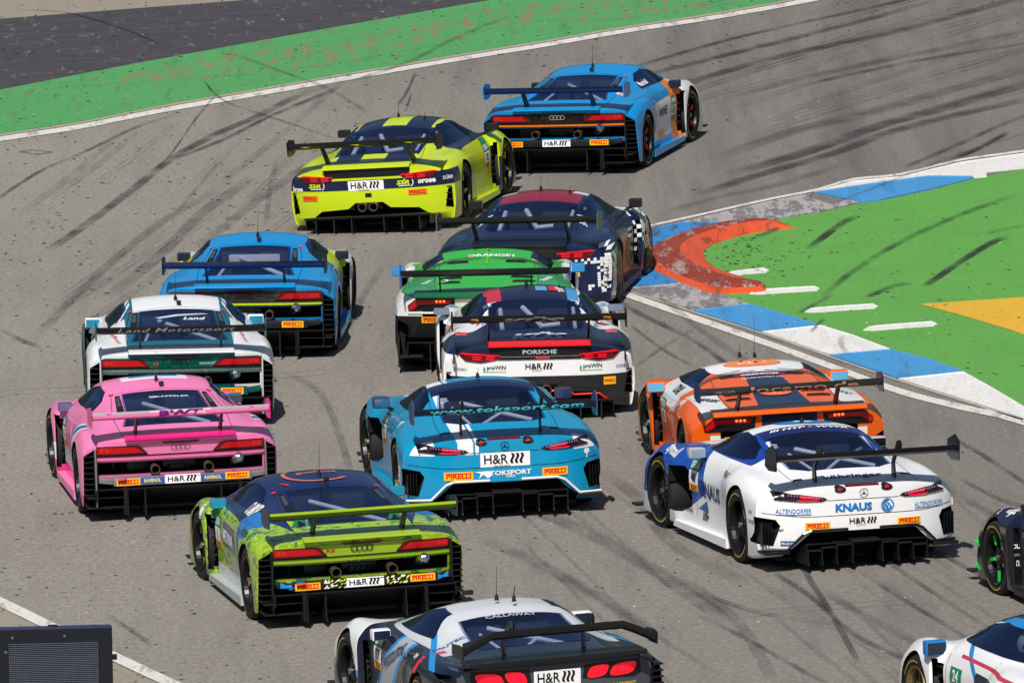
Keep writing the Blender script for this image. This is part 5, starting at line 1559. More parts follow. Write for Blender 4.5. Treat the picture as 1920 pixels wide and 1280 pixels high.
b = bmesh.new(); add_box(b, (0, .78, .93), (.58, .05, .12), None, 0, .02); add_box(b, (.04, .22, .80), (.70, .22, .03), None, 0, .01)
obj('cabin_shield', b, mat('pale_heat_shield', (240, 232, 232), .5), c)

# white and teal car
TEAL = (0, 96, 116)
p = livery('white_teal_paint', (234, 236, 238), [(TEAL, [(-1, 0, 0, -.565), (0, -1, 0, -1.02)]), (TEAL, [(1, 0, 0, .47), (0, 1, 0, .85), (0, 0, 1, .92)]),
     ((234, 236, 238), [(1, 0, 0, .5), (1, .22, 0, .80), (-1, -.22, 0, -.835), (0, 0, 1, .92)]), ((234, 236, 238), [(1, 0, 0, .5), (1, .22, 0, .86), (-1, -.22, 0, -.895), (0, 0, 1, .92)]),
     (TEAL, [(1, 0, 0, .74), (0, 0, -1, -.80), (0, 1, -.6, .2), (0, -1, 0, -1.95)]),
     ((216, 222, 226), [(1, 0, 0, .6), (0, 1, .3, .72), (0, -1, -.3, -.78), (0, 0, -1, -.88)]),
     ((12, 78, 84), [(1, 0, 0, .80), (0, 0, -1, -.55), (0, 1, 0, .3)]), ((12, 78, 84), [(1, 0, 0, .80), (0, 1, 0, 2.2)])])
TPAN = mat('metallic_green_panel', (0, 122, 108), .25, metal=.35, coat=.8)
TDK = mat('teal_bar', (0, 74, 74), .35)
WTR = mat('white_trim', (230, 230, 232), .3, coat=.6)
c, bv, bo = car_base('mid', (-3.57, 120.47), -2.9, -1.35, 'white race car with teal rear deck, right ahead of the pink one', p, skirtm=TDK)
wo, wb = fit_mid(c, bv, WTR, TPAN, SILV, TDK, None, CARBON, None, TDK, sticks='right', tailm=mat('dark_badge', (40, 40, 42), .4), edge=SILVW)
raised('tail_band', c, bv, 'rear', mir([(.335, .66), (.36, .775)]), TPAN, .006)
rings_badge(c, bv, 0, .725, mat('dark_badge', (40, 40, 42), .4))
side_louvres(c, 'mid')
for s in (1, -1): mirror(c, .80, 2.0, .80, WTR, s, (.17, .10), frame=mat('mirror_teal', (28, 124, 160), .3))
sticker(c, wb, 'rear', -.05, 1.075, txt='Land Motorsport', tc=pm((128, 134, 142)), size=.060, width=1.25, bold=.01, shear=.3, parent=wo, off=.002, space=1.1)
sticker(c, bv, 'top', .18, .62, txt='Land', tc=WHITE, size=.17, width=.24, bold=.02, shear=.3, parts=[([(-.42, .06), (-.2, .16), (.1, .22), (.16, .20), (-.16, .10), (-.36, .02)], pm((200, 206, 220)))])
sticker(c, bv, 'rear', -.27, .70, txt='R8', tc=pm((200, 60, 60)), size=.05); sticker(c, bv, 'rear', .28, .70, txt='MONTAPLAST', tc=pm((190, 220, 214)), size=.04, width=.17, bold=.01)
for s in (-.68, .68): sticker(c, bv, 'top', s, .05, txt='Land-Motorsport', tc=pm((200, 80, 100)), size=.07, width=.6, rot=-1.45, bold=.01)

# lime car
LIME = (150, 186, 36)
p = livery('lime_paint', LIME, [((26, 96, 120), [(0, 1, 0, -.2)], True, (7, (1, .5, 1.5), .60)), ((60, 130, 70), [(0, 0, 0, -1)], True, (12, (1, 1, 1), .56)), ((196, 210, 60), [(0, 0, 0, -1)], True, (22, (1, 1, 1), .62)),
     ((18, 36, 84), [(0, .9, 1, .915), (0, 0, 1, .90), (-1, 0, 0, -.74)]), ((18, 36, 84), [(1, 0, 0, .565), (0, 1, 0, -.35), (-1, .25, 0, -.66), (0, 0, 1, .80)]),
     ((16, 118, 196), [(1, 0, 0, .70), (0, 1, 0, .12), (0, -1, 0, -.86), (0, 0, 1, .74)]), ((20, 100, 180), [(1, 0, 0, .70), (0, 0, -1, -.74), (0, 1, 0, .30), (0, -1, 0, -.78)]),
     ((40, 48, 84), [(1, 0, 0, .80), (0, 1, 0, .95), (0, -1, 0, -1.75), (0, 0, 1, .46), (0, 0, -1, -.70)]),
     ((150, 156, 160), [(1, 0, 0, .80), (0, -1, -.6, -1.4), (0, 0, -1, -.40), (0, 1, 0, .3)]), ((214, 218, 214), [(1, 0, 0, .80), (0, 0, -1, -.26), (0, 1, 0, .3), (0, -1, 0, -2.1)])])
LT = mat('lime_trim', (158, 190, 38), .3, coat=.6)
c, bv, bo = car_base('mid', (-1.63, 106.63), -11.07, .3, 'lime green race car with navy roof, between the pink and silver roofed ones', p, skirtm=mat('grey_skirt', (170, 176, 178), .4), accent=mat('gold_spoke', (170, 150, 60), .3, metal=.5), steer=.05)
wo, wb = fit_mid(c, bv, LT, LT, LT, mat('black_bar', (26, 26, 28), .4), mat('bar_end_blue', (30, 130, 200), .4), LT, mat('olive_underwing', (52, 72, 18), .35), mat('plate_dark', (40, 50, 70), .4), edge=BLACK)
rings_badge(c, bv, 0, .725, mat('dark_badge', (30, 34, 30), .4), 1.1)
cb_ = kid(c, 'crash_bar'); cbb = bvh_of(cb_)
rr = random.Random(5)
for s in (1, -1):
    pr = []
    for k in range(26):
        x, z = rr.uniform(-.10, .10), rr.uniform(-.035, .035)
        pr.append(([(x, z), (x + .022, z + .012), (x + .026, z + .003), (x + .008, z - .008)], WHITE if k % 2 else pm((200, 210, 40))))
    sticker(c, cbb, 'rear', s * .30, .408, parts=pr, parent=cb_)
side_louvres(c, 'mid')
for s in (1, -1): mirror(c, .80, 2.0, .82, mat('mirror_cyan', (30, 130, 160), .3), s, (.15, .09), frame=mat('mirror_cyan', (30, 130, 160), .3))
ORP = pm((190, 110, 90))
sticker(c, bv, 'top', 0, 1.55, parts=[(ring_poly(0, 0, .30, .34, 16, 60, 120 + 200), ORP)], txt='guarana', tc=ORP, size=.14, width=.40, bold=.02)
sticker(c, bv, 'top', -.35, 1.15, parts=[([(rr.uniform(-.1, .1) + a, rr.uniform(-.15, .15) + b_) for a, b_ in ((0, 0), (.03, .01), (.02, .05))], pm((170, 50, 60))) for k in range(1)])
sticker(c, bv, 'left', .90, .90, txt='BKP', tc=WHITE, size=.12, width=.22, bold=.04, parts=[(ring_poly(-.19, 0, .032, .048, 16, 0, 359.9), WHITE)])
sticker(c, bv, 'left', 1.35, .58, txt='MEXIMA', tc=WHITE, size=.16, width=.62, bold=.03)
sticker(c, bv, 'left', .18, .80, txt='RODEMA', tc=pm((70, 90, 40)), size=.07, width=.30)
sticker(c, bv, 'left', 2.42, .70, parts=[(disc_poly(0, 0, .07), WHITE), (ring_poly(0, 0, .045, .06, 16, 0, 359.9), pm((60, 80, 170)))])
sticker(c, bv, 'rear', -.30, .71, txt='R8', tc=pm((170, 40, 50)), size=.05, width=.09, shear=.2)
for s in (-.46, .46):
    sticker(c, bv, 'top', s, -.05, parts=[([(-.09, -.12), (-.055, -.12), (0, .06), (.055, -.12), (.09, -.12), (.02, .14), (-.02, .14)], pm((20, 120, 70)))])
series_board(c, bv, 'left', '1', 1.98, .54)

# yellow and navy rear-engined car
YL = (196, 216, 16); NV = (18, 28, 62)
p = livery('yellow_navy_paint', YL, [(NV, [(1, 0, 0, .15), (-1, 0, 0, -.46), (0, 0, 1, .82)]), (NV, [(-1, 0, 0, -.53), (0, 1, 0, -.40), (0, -1, 0, -.70)]),
     (NV, [(0, 0, 1, .53), (0, 0, -1, -.705), (0, -1, 0, .40)]),
     (NV, [(1, 0, 0, .66), (0, 1, 0, .3), (0, 0, 1, .80), (0, 0, -1, -.88)]), ((30, 130, 90), [(1, 0, 0, .82), (0, 1, 0, 1.62), (0, -1, 0, -1.9), (0, 0, 1, .56)]),
     (NV, [(1, 0, 0, .82), (0, 1, 0, 2.04), (0, 0, -1, -.52)])])
YT = mat('yellow_trim', YL, .3, coat=.6)
c, bv, bo = car_base('rearengine', (-1.44, 137.24), 12.0, 2.0, 'acid yellow and navy striped race car, left of the leading blue one', p, skirtm=YT, accent=NEON, steer=-.04)
wo, wb = fit_rear(c, bv, YT, YT, CARBON, BLACK, CARBON)
for x in (-.6, .02, .68): sticker(c, wb, 'rear', x, 1.075, .34 if x else .24, .05, YT, parent=wo, off=.002)
s_suspension(c, bv, 'rear', -.02, .585, .44, .12)
for s in (-.66, .44):
    sticker(c, bv, 'rear', s, .60, txt='SSR', tc=NEON, size=.07, width=.16, bold=.04, shear=.2, parts=[(ring_poly(.06, .0, .055, .065, 16, -60, 150), WHITE), ([(-.06, -.045), (.08, -.045), (.08, -.035), (-.06, -.035)], WHITE)])
sticker(c, bv, 'rear', .72, .61, txt='brose', tc=WHITE, size=.09, width=.20, bold=.04); sticker(c, bv, 'rear', -.90, .56, txt='brose', tc=WHITE, size=.08, width=.14, bold=.04)
sticker(c, bv, 'rear', .95, .62, txt='DÜRR', tc=WHITE, size=.06, width=.10, bold=.01)
ORS = pm((240, 120, 20))
s_tyre_brand(c, bv, 'rear', .60, .475, .22, .06, bg=ORS); s_tyre_brand(c, bv, 'rear', -.74, .45, .20, .06, bg=ORS)
sticker(c, bv, 'rear', 0, .465, .08, .05, BLK)
for s in (1, -1): mirror(c, .86, 1.95, .90, BLACK, s, (.15, .09), frame=BLACK)
series_board(c, bv, 'right', '92', 1.72, .56)

# dark rear-engined car with red roof
p = livery('midnight_paint', (10, 26, 70), [((136, 16, 40), [(-1, 0, 0, -.46), (0, 1, 0, .66)]), ((224, 226, 230), [(1, 0, 0, .33), (-1, 0, 0, -.50), (0, 1, 0, 1.12), (0, -1, 0, -1.40), (0, 0, 1, 1.0)]),
     ((20, 60, 70), [(1, 0, 0, .8), (0, 1, 0, .8), (0, 0, -1, -.74), (0, -1, 0, -1.9)])])
c, bv, bo = car_base('rearengine', (.27, 129.0), 8.4, -.3, 'midnight blue race car with dark red roof and white checkered corner', p, rim=mat('rim_bronze', (140, 122, 92), .35, metal=.7), spoke=10, steer=-.10)
wo, wb = fit_rear(c, bv, mat('dark_trim', (16, 22, 42), .35), None, BLACK, None, mat('plate_grey', (90, 92, 96), .4))
rr = random.Random(11)
def checks(side, cx, cy, w_, h_, n, sz=.034, fn=lambda u, v: True):
    pr = []
    nx, ny = int(w_ / sz), int(h_ / sz)
    for i in range(nx):
        for j in range(ny):
            u, v = i / nx, j / ny
            if fn(u, v) and (i + j) % 2 == 0 and rr.random() < .85 or (fn(u, v) and rr.random() < .22):
                x, z = -w_ / 2 + i * sz, -h_ / 2 + j * sz
                pr.append(([(x, z), (x + sz * .93, z), (x + sz * .93, z + sz * .93), (x, z + sz * .93)], WHITE))
    sticker(c, bv, side, cx, cy, parts=pr)
checks('rear', .80, .46, .36, .40, 1, .034, lambda u, v: u > .62 or v > .80 or (v < .15 and u > .3))
checks('right', -.55, .45, .5, .44, 1, .04, lambda u, v: u < .6)
checks('right', 2.2, .60, .5, .50, 1, .05, lambda u, v: True)
checks('rear', .93, .74, .12, .10, 1, .04)
s_tyre_brand(c, bv, 'rear', .56, .475, .22, .10)
s_tyre_brand(c, bv, 'rear', -.56, .475, .22, .10)
for s in (1, -1):
    mirror(c, .86, 1.95, .90, mat('mirror_black_red', (44, 22, 32), .3), s, (.15, .10), frame=BLACK)
    sticker(c, bv, 'top', s * .56, .15, txt='WWE', tc=WHITE, size=.12, width=.30, rot=s * -1.3, bold=.02)

# white rear-engined car with dark deck
p = livery('white_shards_paint', (236, 236, 238), [((170, 40, 60), [(0, 0, 1, .80), (1, 0, 0, .46), (0, 1, 0, -.1)], True, (5, (1, 1, 1), .60)), ((60, 150, 205), [(0, 0, 1, .80), (1, 0, 0, .46), (0, 1, 0, -.1)], True, (6.5, (1, 1, 1), .60)),
     ((18, 26, 56), [(-1, 0, 0, -.535), (0, 0, 1, .695)]), ((236, 236, 238), [(1, 0, 0, .40), (0, 1, 0, .50), (0, 0, 1, .93)]), ((236, 236, 238), [(1, 0, 0, .49), (0, 1, 0, .05), (0, 0, 1, .93)]), ((18, 26, 56), [(0, -1, 0, .08), (0, 0, 1, .695)]), ((232, 90, 60), [(1, 0, 0, .82), (0, -1, -1, -2.2), (0, 1, 1, 1.9)]),
     ((236, 60, 60), [(1, 0, 0, .74), (-1, 0, 0, -.86), (0, -1, 0, .04), (0, 1, 0, -.22), (0, 0, 1, .7)]), ((226, 180, 40), [(1, .5, 0, .62), (-1, 0, 0, -.76), (0, -1, 0, .26), (0, 1, 0, -.46)]),
     ((70, 150, 205), [(1, 0, 0, .37), (-1, 0, 0, -.49), (0, 1, 0, .62)], True), ((196, 30, 54), [(-1, 0, 0, .34), (1, 0, 0, -.52), (0, 1, 0, .62)], False),
     ((30, 32, 36), [(0, 0, -1, -.47), (-1, 0, 0, -.96), (0, -1, 0, .6)])])
REDT = mat('red_lip', (226, 28, 32), .3, coat=.6)
c, bv, bo = car_base('rearengine', (.24, 120.3), -1.8, -1.2, 'white race car with dark deck and red lip line, right behind the green one', p, skirtm=mat('white_skirt2', (220, 220, 222), .4))
wo, wb = fit_rear(c, bv, REDT, None, CARBON, BLACK, BLACK)
GRL = pm((190, 192, 196))
sticker(c, bv, 'rear', 0, .735, txt='PORSCHE', tc=GRL, size=.062, width=.36, bold=.02, off=.009)
sticker(c, bv, 'rear', .03, .670, .14, .022, pm((210, 40, 44)), off=.014)
sticker(c, bv, 'top', 0, -.66, txt='KÜS', tc=pm((186, 204, 226)), size=.30, width=.62, bold=.05, shear=.35)
sticker(c, wb, 'rear', -.08, 1.085, txt='KÜS', tc=pm((120, 122, 128)), size=.08, width=.70, bold=.05, shear=.3, parent=wo, off=.002)
for s in (-.7, .7): sticker(c, wb, 'rear', s, 1.085, parts=[([(-.04, -.02), (.06, .0), (.05, .03), (-.02, .03)], pm((190, 140, 40)))], parent=wo, off=.002)
s_suspension(c, bv, 'rear', 0, .575, .36, .095, bg=None)
for s, t in ((-.46, 'proWIN'), (.56, 'proWIN')):
    sticker(c, bv, 'rear', s, .565, txt=t, tc=pm((60, 66, 74)), size=.06, width=.20, bold=.02, parts=[([(-.14, -.02), (-.12, -.03), (-.115, .0), (-.13, .02)], pm((30, 150, 160))), ([(-.14, -.035), (.10, -.036), (.10, -.042), (-.14, -.042)], pm((120, 190, 120)))])
for s in (-.84, .88): sticker(c, bv, 'rear', s, .55, txt='ZORNBAU', tc=pm((110, 130, 150)), size=.045, width=.14, bold=.01)
s_tyre_brand(c, bv, 'rear', .74, .40, .13, .085); s_tyre_brand(c, bv, 'rear', -.74, .40, .13, .085)
b = bmesh.new()
for s in (1, -1):
    pts = [(.12, .33), (.28, .34), (.36, .285), (.62, .29), (.74, .20)]
    for a, d in zip(pts[:-1], pts[1:]): add_tube(b, (s * a[0], -1.13 + .1 * a[0] ** 2, a[1]), (s * d[0], -1.13 + .1 * d[0] ** 2, d[1]), .011, 6)
obj('red_diffuser_trim', b, REDT, c)
sticker(c, bv, 'top', .10, 1.05, .12, .26, pm((90, 160, 205)), parts=[([(.08, -.13), (.20, -.13), (.20, .13), (.08, .13)], pm((200, 40, 70)))])
sticker(c, bv, 'top', .34, 1.05, txt='MARTINI', tc=WHITE, size=.10, width=.3, rot=-1.4) if False else sticker(c, bv, 'top', .30, 1.02, txt='RAVENOL', tc=WHITE, size=.10, width=.26, rot=-1.4)
for s in (1, -1):
    mirror(c, .86, 1.95, .80, mat('mirror_red_grey', (110, 120, 140), .3), s, (.17, .07), frame=mat('mirror_face_grey', (110, 120, 138), .3))
    strip('bumper_post', c, min(s * .90, s * .915), max(s * .90, s * .915), -1.0, -.9, .62, .76, BLACK, .003)

# green wedge car
GR_ = (46, 182, 44)
GT_ = mat('green_trim', GR_, .3, coat=.6)
p = livery('green_paint', GR_, [((40, 150, 84), [(1, 0, 0, .56), (0, -1, 0, -1.0)]), ((150, 190, 40), [(-1, 0, 0, -.008), (0, 1, 0, .9)]), ((226, 226, 220), [(0, 0, -1, -.80), (0, 0, 1, .54), (1, 0, 0, .42)]),
     ((228, 230, 228), [(1, 0, 0, .86), (0, 0, -1, -.74)]), ((20, 20, 22), [(0, 0, -1, -.60), (0, -1, 0, .2)]), ((20, 20, 22), [(0, 0, -1, -.40)]), ((200, 210, 40), [(1, 0, 0, .5), (-1, 0, -.4, -.94), (0, 1, 0, 1.2)])])
c, bv, bo = car_base('wedge', (-.27, 124.2), .7, -.9, 'bright green race car with slotted engine hatch, beside the dark red roofed one', p)
wo, wb = fit_wedge(c, bv, mat('dark_green_trim', (14, 100, 64), .3), None, CARBON, None, mat('plate_blue', (40, 90, 170), .35), lower=BLACK)
raised('tail_band', c, bv, 'rear', [(-.34, .69), (-.06, .69), (-.06, .79), (-.34, .79)], mat('cream_band', (214, 212, 200), .4), .008)
raised('tail_outline', c, bv, 'rear', mir([(.86, .63), (.84, .652)]), WHITE, .012)
sticker(c, bv, 'top', .04, 1.28, txt='ORANGE1', tc=WHITE, size=.16, width=.52, bold=.03, parts=[(disc_poly(-.22, 0, .04, 12), pm((220, 60, 60)))])
sticker(c, bv, 'top', -.66, .10, txt='CRAI', tc=WHITE, size=.10, width=.20, rot=1.2, bold=.02, parts=[(ring_poly(.02, -.16, .07, .09, 16, 180, 360), WHITE)])
sticker(c, bv, 'top', .66, .20, txt='Huracán', tc=WHITE, size=.10, width=.34, rot=1.3)
s_tyre_brand(c, bv, 'rear', -.58, .56, .26, .07)
s_tyre_brand(c, bv, 'rear', .58, .56, .26, .07)
for s in (1, -1): mirror(c, .93, 2.0, .76, mat('mirror_light_blue', (50, 130, 190), .3), s, (.15, .10), frame=mat('mirror_face_blue', (50, 130, 190), .3))

# orange wedge car
OR = (236, 98, 10)
OT = mat('orange_trim', OR, .3, coat=.6)
p = livery('orange_paint', OR, [((232, 232, 234), [(1, 0, 0, .58), (-1, 0, 0, -.84), (0, -1, 0, -.72), (0, 1, 0, -.60), (0, 0, 1, .70)]), ((22, 36, 70), [(-1, -.06, 0, -.24), (0, -1, 0, -1.10)]),
     ((28, 40, 76), [(0, 1, .0, 1.06), (0, 1, -.35, .66), (-1, 0, 0, -.6), (0, 0, 1, .98)]),
     ((234, 234, 236), [(0, 1, -.25, .86), (-1, 0, 0, -.52), (0, 1, 0, 1.14), (0, 0, 1, .98)]),
     ((234, 234, 236), [(1, 0, 0, .60), (0, 1, 0, 1.0), (0, 0, -1, -.88), (0, 0, 1, .64), (0, -1, 0, -2.1)]),
     ((234, 234, 228), [(-1, 0, 0, -.80), (0, 0, -1, -.62), (0, -1, 0, .5)])])
c, bv, bo = car_base('wedge', (2.67, 113.99), -7.4, .4, 'orange race car with white roof and navy hatch stripe, right of the turquoise one', p, skirtm=OT, accent=mat('green_calliper', (30, 200, 60), .4, emit=None), steer=.05)
wo, wb = fit_wedge(c, bv, OT, None, mat('wing_grey_black', (44, 42, 42), .35), None, mat('plate_blue_dark', (34, 44, 90), .35), lower=mat('cream_bumper', (226, 222, 212), .4))
sticker(c, wb, 'rear', .14, 1.095, txt='locamo.de', tc=pm((170, 130, 112)), size=.09, width=1.1, bold=.02, parent=wo, off=.002)
sticker(c, wb, 'rear', -.68, 1.085, txt='LOCAMO', tc=pm((150, 150, 150)), size=.05, width=.22, parent=wo, off=.002)
sticker(c, bv, 'top', -.02, 1.02, .52, .12, pm((110, 26, 60)), 'WEIZENEGGER', WHITE, .08, .40, .03)
sticker(c, bv, 'top', -.02, .86, txt='NEUMONTIERT.DE', tc=WHITE, size=.07, width=.42, bold=.01)
sticker(c, bv, 'top', .0, .12, parts=[(disc_poly(0, 0, .16, 20, .9), pm((236, 110, 60)))], txt='FLUDDO', tc=WHITE, size=.12, width=.22, bold=.02)
sticker(c, bv, 'top', -.02, 1.52, parts=[(disc_poly(0, 0, .30, 20, .5), pm((232, 130, 70)))], txt='HUT', tc=WHITE, size=.12, width=.3, bold=.03)
sticker(c, bv, 'top', -.70, .14, txt='JAEGER', tc=BLK, size=.11, width=.36, rot=-1.1); sticker(c, bv, 'top', .70, .14, txt='NOZ', tc=BLK, size=.10, width=.24, rot=-1.1)
sticker(c, bv, 'rear', 0, .795, txt='Lamborghini', tc=BLK, size=.045, width=.20, shear=.2, off=.01)
sticker(c, bv, 'left', .55, .80, txt='Liqui Moly', tc=WHITE, size=.08, width=.34, bold=.02)
sticker(c, bv, 'left', 1.45, .82, txt='SONAX', tc=BLK, size=.10, width=.3)
sticker(c, bv, 'left', 1.30, .50, parts=[(ring_poly(0, 0, .13, .145, 16, 0, 359.9), pm((245, 200, 170)))])
series_board(c, bv, 'left', '82', 1.82, .52)
s_tyre_brand(c, bv, 'rear', -.52, .565, .28, .075); sticker(c, bv, 'rear', -.55, .49, txt='DOUKER', tc=BLK, size=.05, width=.2)
for s in (1, -1): mirror(c, .86, 2.0, .78, OT, s, (.19, .11), frame=mat('mirror_face_sky', (90, 160, 200), .2))

# turquoise front-engined car
TQ = (4, 144, 190)
TQT = mat('turquoise_trim', TQ, .3, coat=.6)
p = livery('turquoise_paint', TQ, [((236, 236, 238), [(1, .03, 0, -.50), (-1, -.03, 0, .29), (0, 0, 1, .66)], False), (TQ, [(1, .03, 0, -.345), (-1, -.03, 0, .325)], False),
     ((236, 236, 238), [(-1, 0, 0, -.995), (1, 0, 0, .70), (0, 0, 1, .655), (0, 0, -1, -.79), (0, -1, 0, .70)]),
     ((16, 34, 70), [(-1, 0, 0, -.53), (0, 0, 1, .98), (0, -1, 0, -.94), (0, 1, 0, .60)]),
     ((232, 232, 236), [(1, 0, 0, .84), (0, 1, 0, .30), (0, -1, 0, -.62), (0, 0, 1, .80), (-1, 0, 0, -.95)]),
     ((226, 228, 230), [(1, 0, 0, .84), (0, -1, 0, .35), (0, 1, 0, -.48), (0, 0, -1, -.52)])])
c, bv, bo = car_base('gt', (-.235, 113.2), -7.4, -.1, 'turquoise race car with white roof stripe and black lettered wing', p, skirtm=TQT, accent=NEON, steer=.05)
wo, wb = fit_gt(c, bv, mat('wing_navy', (16, 26, 40), .3), mat('plate_slate', (60, 80, 110), .35), None, WTR)
star_badge(c, bv, 0, .735, mat('badge_dark_teal', (10, 60, 84), .3))
s_suspension(c, bv, 'rear', 0, .60, .50, .145)
s_tyre_brand(c, bv, 'rear', -.47, .45, .29, .085); s_tyre_brand(c, bv, 'rear', .50, .45, .26, .085)
sticker(c, bv, 'rear', .05, .465, txt='TOKSPORT', tc=WHITE, size=.065, width=.42, bold=.03, parts=[([(-.36, .02), (-.2, .025), (-.17, -.01), (-.23, -.05), (-.27, -.01), (-.32, -.05), (-.30, .0)], WHITE)])
sticker(c, bv, 'rear', .05, .425, txt='WRT', tc=WHITE, size=.03, width=.1, bold=.02)
sticker(c, wb, 'rear', .02, 1.12, txt='www.toksport.com', tc=pm((80, 190, 210)), size=.072, width=1.55, bold=.03, shear=.1, parent=wo, off=.002, space=1.05)
sticker(c, bv, 'rear', .84, .60, parts=[(disc_poly(0, .02, .03), WHITE), ([(-.006, -.05), (.006, -.05), (.006, 0), (-.006, 0)], WHITE)])
series_board(c, bv, 'left', '22', 1.60, .60)
for s in (1, -1): mirror(c, .85, 1.45, .90, mat('mirror_carbon', (60, 56, 70), .3), s, (.17, .11))

# silver-roofed muscle coupe at the bottom
p = livery('silver_navy_paint', (14, 20, 44), [((206, 210, 216), [(-1, 0, 0, -.70), (0, 1, 0, .10), (0, 0, 1, .905)]), ((206, 210, 216), [(1, .30, 0, .60), (0, 0, 1, .86), (0, 1, 0, -.1), (-1, 0, 0, -.80)]),
     ((30, 140, 215), [(1, .28, 0, .84), (-1, -.28, 0, -.90), (0, 0, 1, .8), (0, -1, 0, -.8)]),
     ((170, 180, 196), [(1, 0, 0, .78), (0, 1, 1.3, 1.95), (0, -1, -1.3, -2.35), (0, 0, -1, -.86)]),
     ((30, 140, 215), [(1, 0, 0, .78), (0, 1, 1.3, 1.85), (0, -1, -1.3, -1.95), (0, 0, -1, -.86)]), ((30, 140, 215), [(1, 0, 0, .78), (0, 1, 1.3, 2.35), (0, -1, -1.3, -2.43), (0, 0, -1, -.86)]),
     ((228, 230, 234), [(1, 0, 0, .62), (0, 1, 0, 2.26), (0, 0, 1, .42)]), ((30, 140, 215), [(1, 0, 0, .62), (0, 1, 0, 2.26), (0, 0, 1, .36), (0, 0, -1, -.42)])])
c, bv, bo = car_base('muscle', (.05, 98.6), -14.1, .6, 'navy race car with silver roof and big quad tail lights, nearest the camera', p, steer=.05)
raised('tail_plate', c, bv, 'rear', mir([(.86, .60), (.88, .86)]), mat('tail_grey', (72, 74, 84), .35), .0015)
wo, wb = fit_muscle(c, bv)
s_suspension(c, bv, 'rear', 0, .745, .42, .14, off=.012)
sticker(c, bv, 'top', .05, .52, txt='corvette', tc=pm((190, 190, 190)), size=.06, width=.5) if False else sticker(c, bv, 'top', .0, .60, txt='CALLAWAY', tc=pm((196, 198, 204)), size=.09, width=.46, bold=.01)
series_board(c, bv, 'left', '77', 1.85, .62)
sticker(c, bv, 'left', 1.30, .68, txt='WHOOSOLUTIONS', tc=pm((60, 66, 90)), size=.14, width=.66, rot=.35)
sticker(c, bv, 'left', .10, .80, .09, .16, pm((226, 40, 80)), None); sticker(c, bv, 'left', .35, .82, txt='racing', tc=WHITE, size=.06)
sticker(c, bv, 'rear', .55, .64, txt='ADVOCALIA & BERGERHOFF', tc=pm((226, 180, 20)), size=.03, width=.34, bold=.02)
sticker(c, bv, 'top', -.66, .25, txt='BAUTEC', tc=pm((60, 110, 170)), size=.09, width=.3)
for s in (1, -1): mirror(c, .84, 1.65, .82, WTR, s, (.17, .10), frame=mat('mirror_face_dark', (24, 34, 52), .15))

# dark car with green accents entering at the right edge
q = at(1882, 1113); yw = -15.0
def origin_from(q, lx, ly, yaw):
    h = R(yaw); return (q.x - lx * math.cos(h) - ly * math.sin(h), q.y + lx * math.sin(h) - ly * math.cos(h))
p = livery('black_green_paint', (14, 16, 26), [((16, 24, 50), [(0, 0, 1, .72)]), ((24, 26, 30), [(1, 0, 0, .8), (0, 0, -1, -.20)])])
GRN = mat('green_accent', (20, 200, 70), .4)
c, bv, bo = car_base('muscle', origin_from(q, -.93, 2.71, yw), yw, 0, 'black race car with bright green wheel spokes, cut by the right edge', p, accent=GRN, steer=.04, spoke=5)
wo, wb = fit_muscle(c, bv)
sticker(c, bv, 'left', 2.45, .84, txt='DLSE', tc=WHITE, size=.1); 
sticker(c, bv, 'top', -.84, 2.45, txt='wetzel', tc=WHITE, size=.10, width=.24); sticker(c, bv, 'top', -.86, 2.72, txt='RACING', tc=pm((180, 184, 196)), size=.09, width=.2)
b = bmesh.new(); add_prism(b, [(-1.0, .16), (-.80, .16), (-.80, .72), (-1.0, .70)], 2.24, 2.27, 'y'); wp_ = obj('wing_rear_panel', b, mat('panel_black', (16, 17, 20), .35), c, False)
wpb = bvh_of(wp_)
sticker(c, wpb, 'rear', -.92, .52, txt='DLSE', tc=WHITE, size=.06, width=.10, bold=.03, parent=wp_); sticker(c, wpb, 'rear', -.92, .44, txt='RACING', tc=pm((150, 150, 150)), size=.03, width=.1, parent=wp_)
sticker(c, wpb, 'rear', -.92, .36, parts=[(ring_poly(0, 0, .03, .036, 4, 45, 404), WHITE)], txt='7', tc=WHITE, size=.05, parent=wp_)
b = bmesh.new(); add_box(b, (-.83, 2.22, .34), (.014, .03, .34)); add_box(b, (-.74, 2.22, .18), (.2, .03, .014)); add_box(b, (-.74, 2.22, .08), (.2, .03, .014)); obj('green_frame', b, GRN, c, False)
b = bmesh.new(); add_lathe_y(b, (-.88, 2.18, .13), [(0, .05), (0, .042), (.06, .04), (.06, .05)]); obj('side_exhaust', b, CHROME, c)
b = bmesh.new()
for z in (.2, .42): add_box(b, (-.99, 3.25, z), (.05, .16, .012), Matrix.Rotation(R(12), 3, 'X'))
obj('dive_plane', b, GRN, c, False)
for s in (1, -1): mirror(c, .84, 1.65, .92, BLACK, s)

# white and blue car entering at the bottom right corner
q = at(1728, 1368); yw = -16.0
p = livery('white_cyan_paint', (236, 236, 238), [((20, 130, 200), [(1, 0, 0, .40), (-1, 0, 0, -.52), (0, 1, 0, .1), (0, 0, 1, .86)]), ((16, 34, 74), [(-1, 0, 0, -.40), (0, 0, 1, .86)]),
     ((20, 130, 200), [(1, 0, 0, .74), (0, -1, 2.2, .30), (0, 1, -2.2, -.42), (0, -1, 0, -2.0)]), ((200, 40, 70), [(1, 0, 0, .74), (0, 0, 1, .76), (0, 0, -1, -.79), (0, -1, 0, -1.6)]),
     ((20, 30, 60), [(1, 0, 0, .8), (0, 1, 0, .4), (0, -1, 0, -1.1), (0, 0, 1, .36), (0, 0, -1, -.70)]), ((230, 110, 80), [(1, 0, 0, .8), (0, 1, 1, 2.2), (0, -1, -1, -2.5), (0, 0, -1, -.5)])])
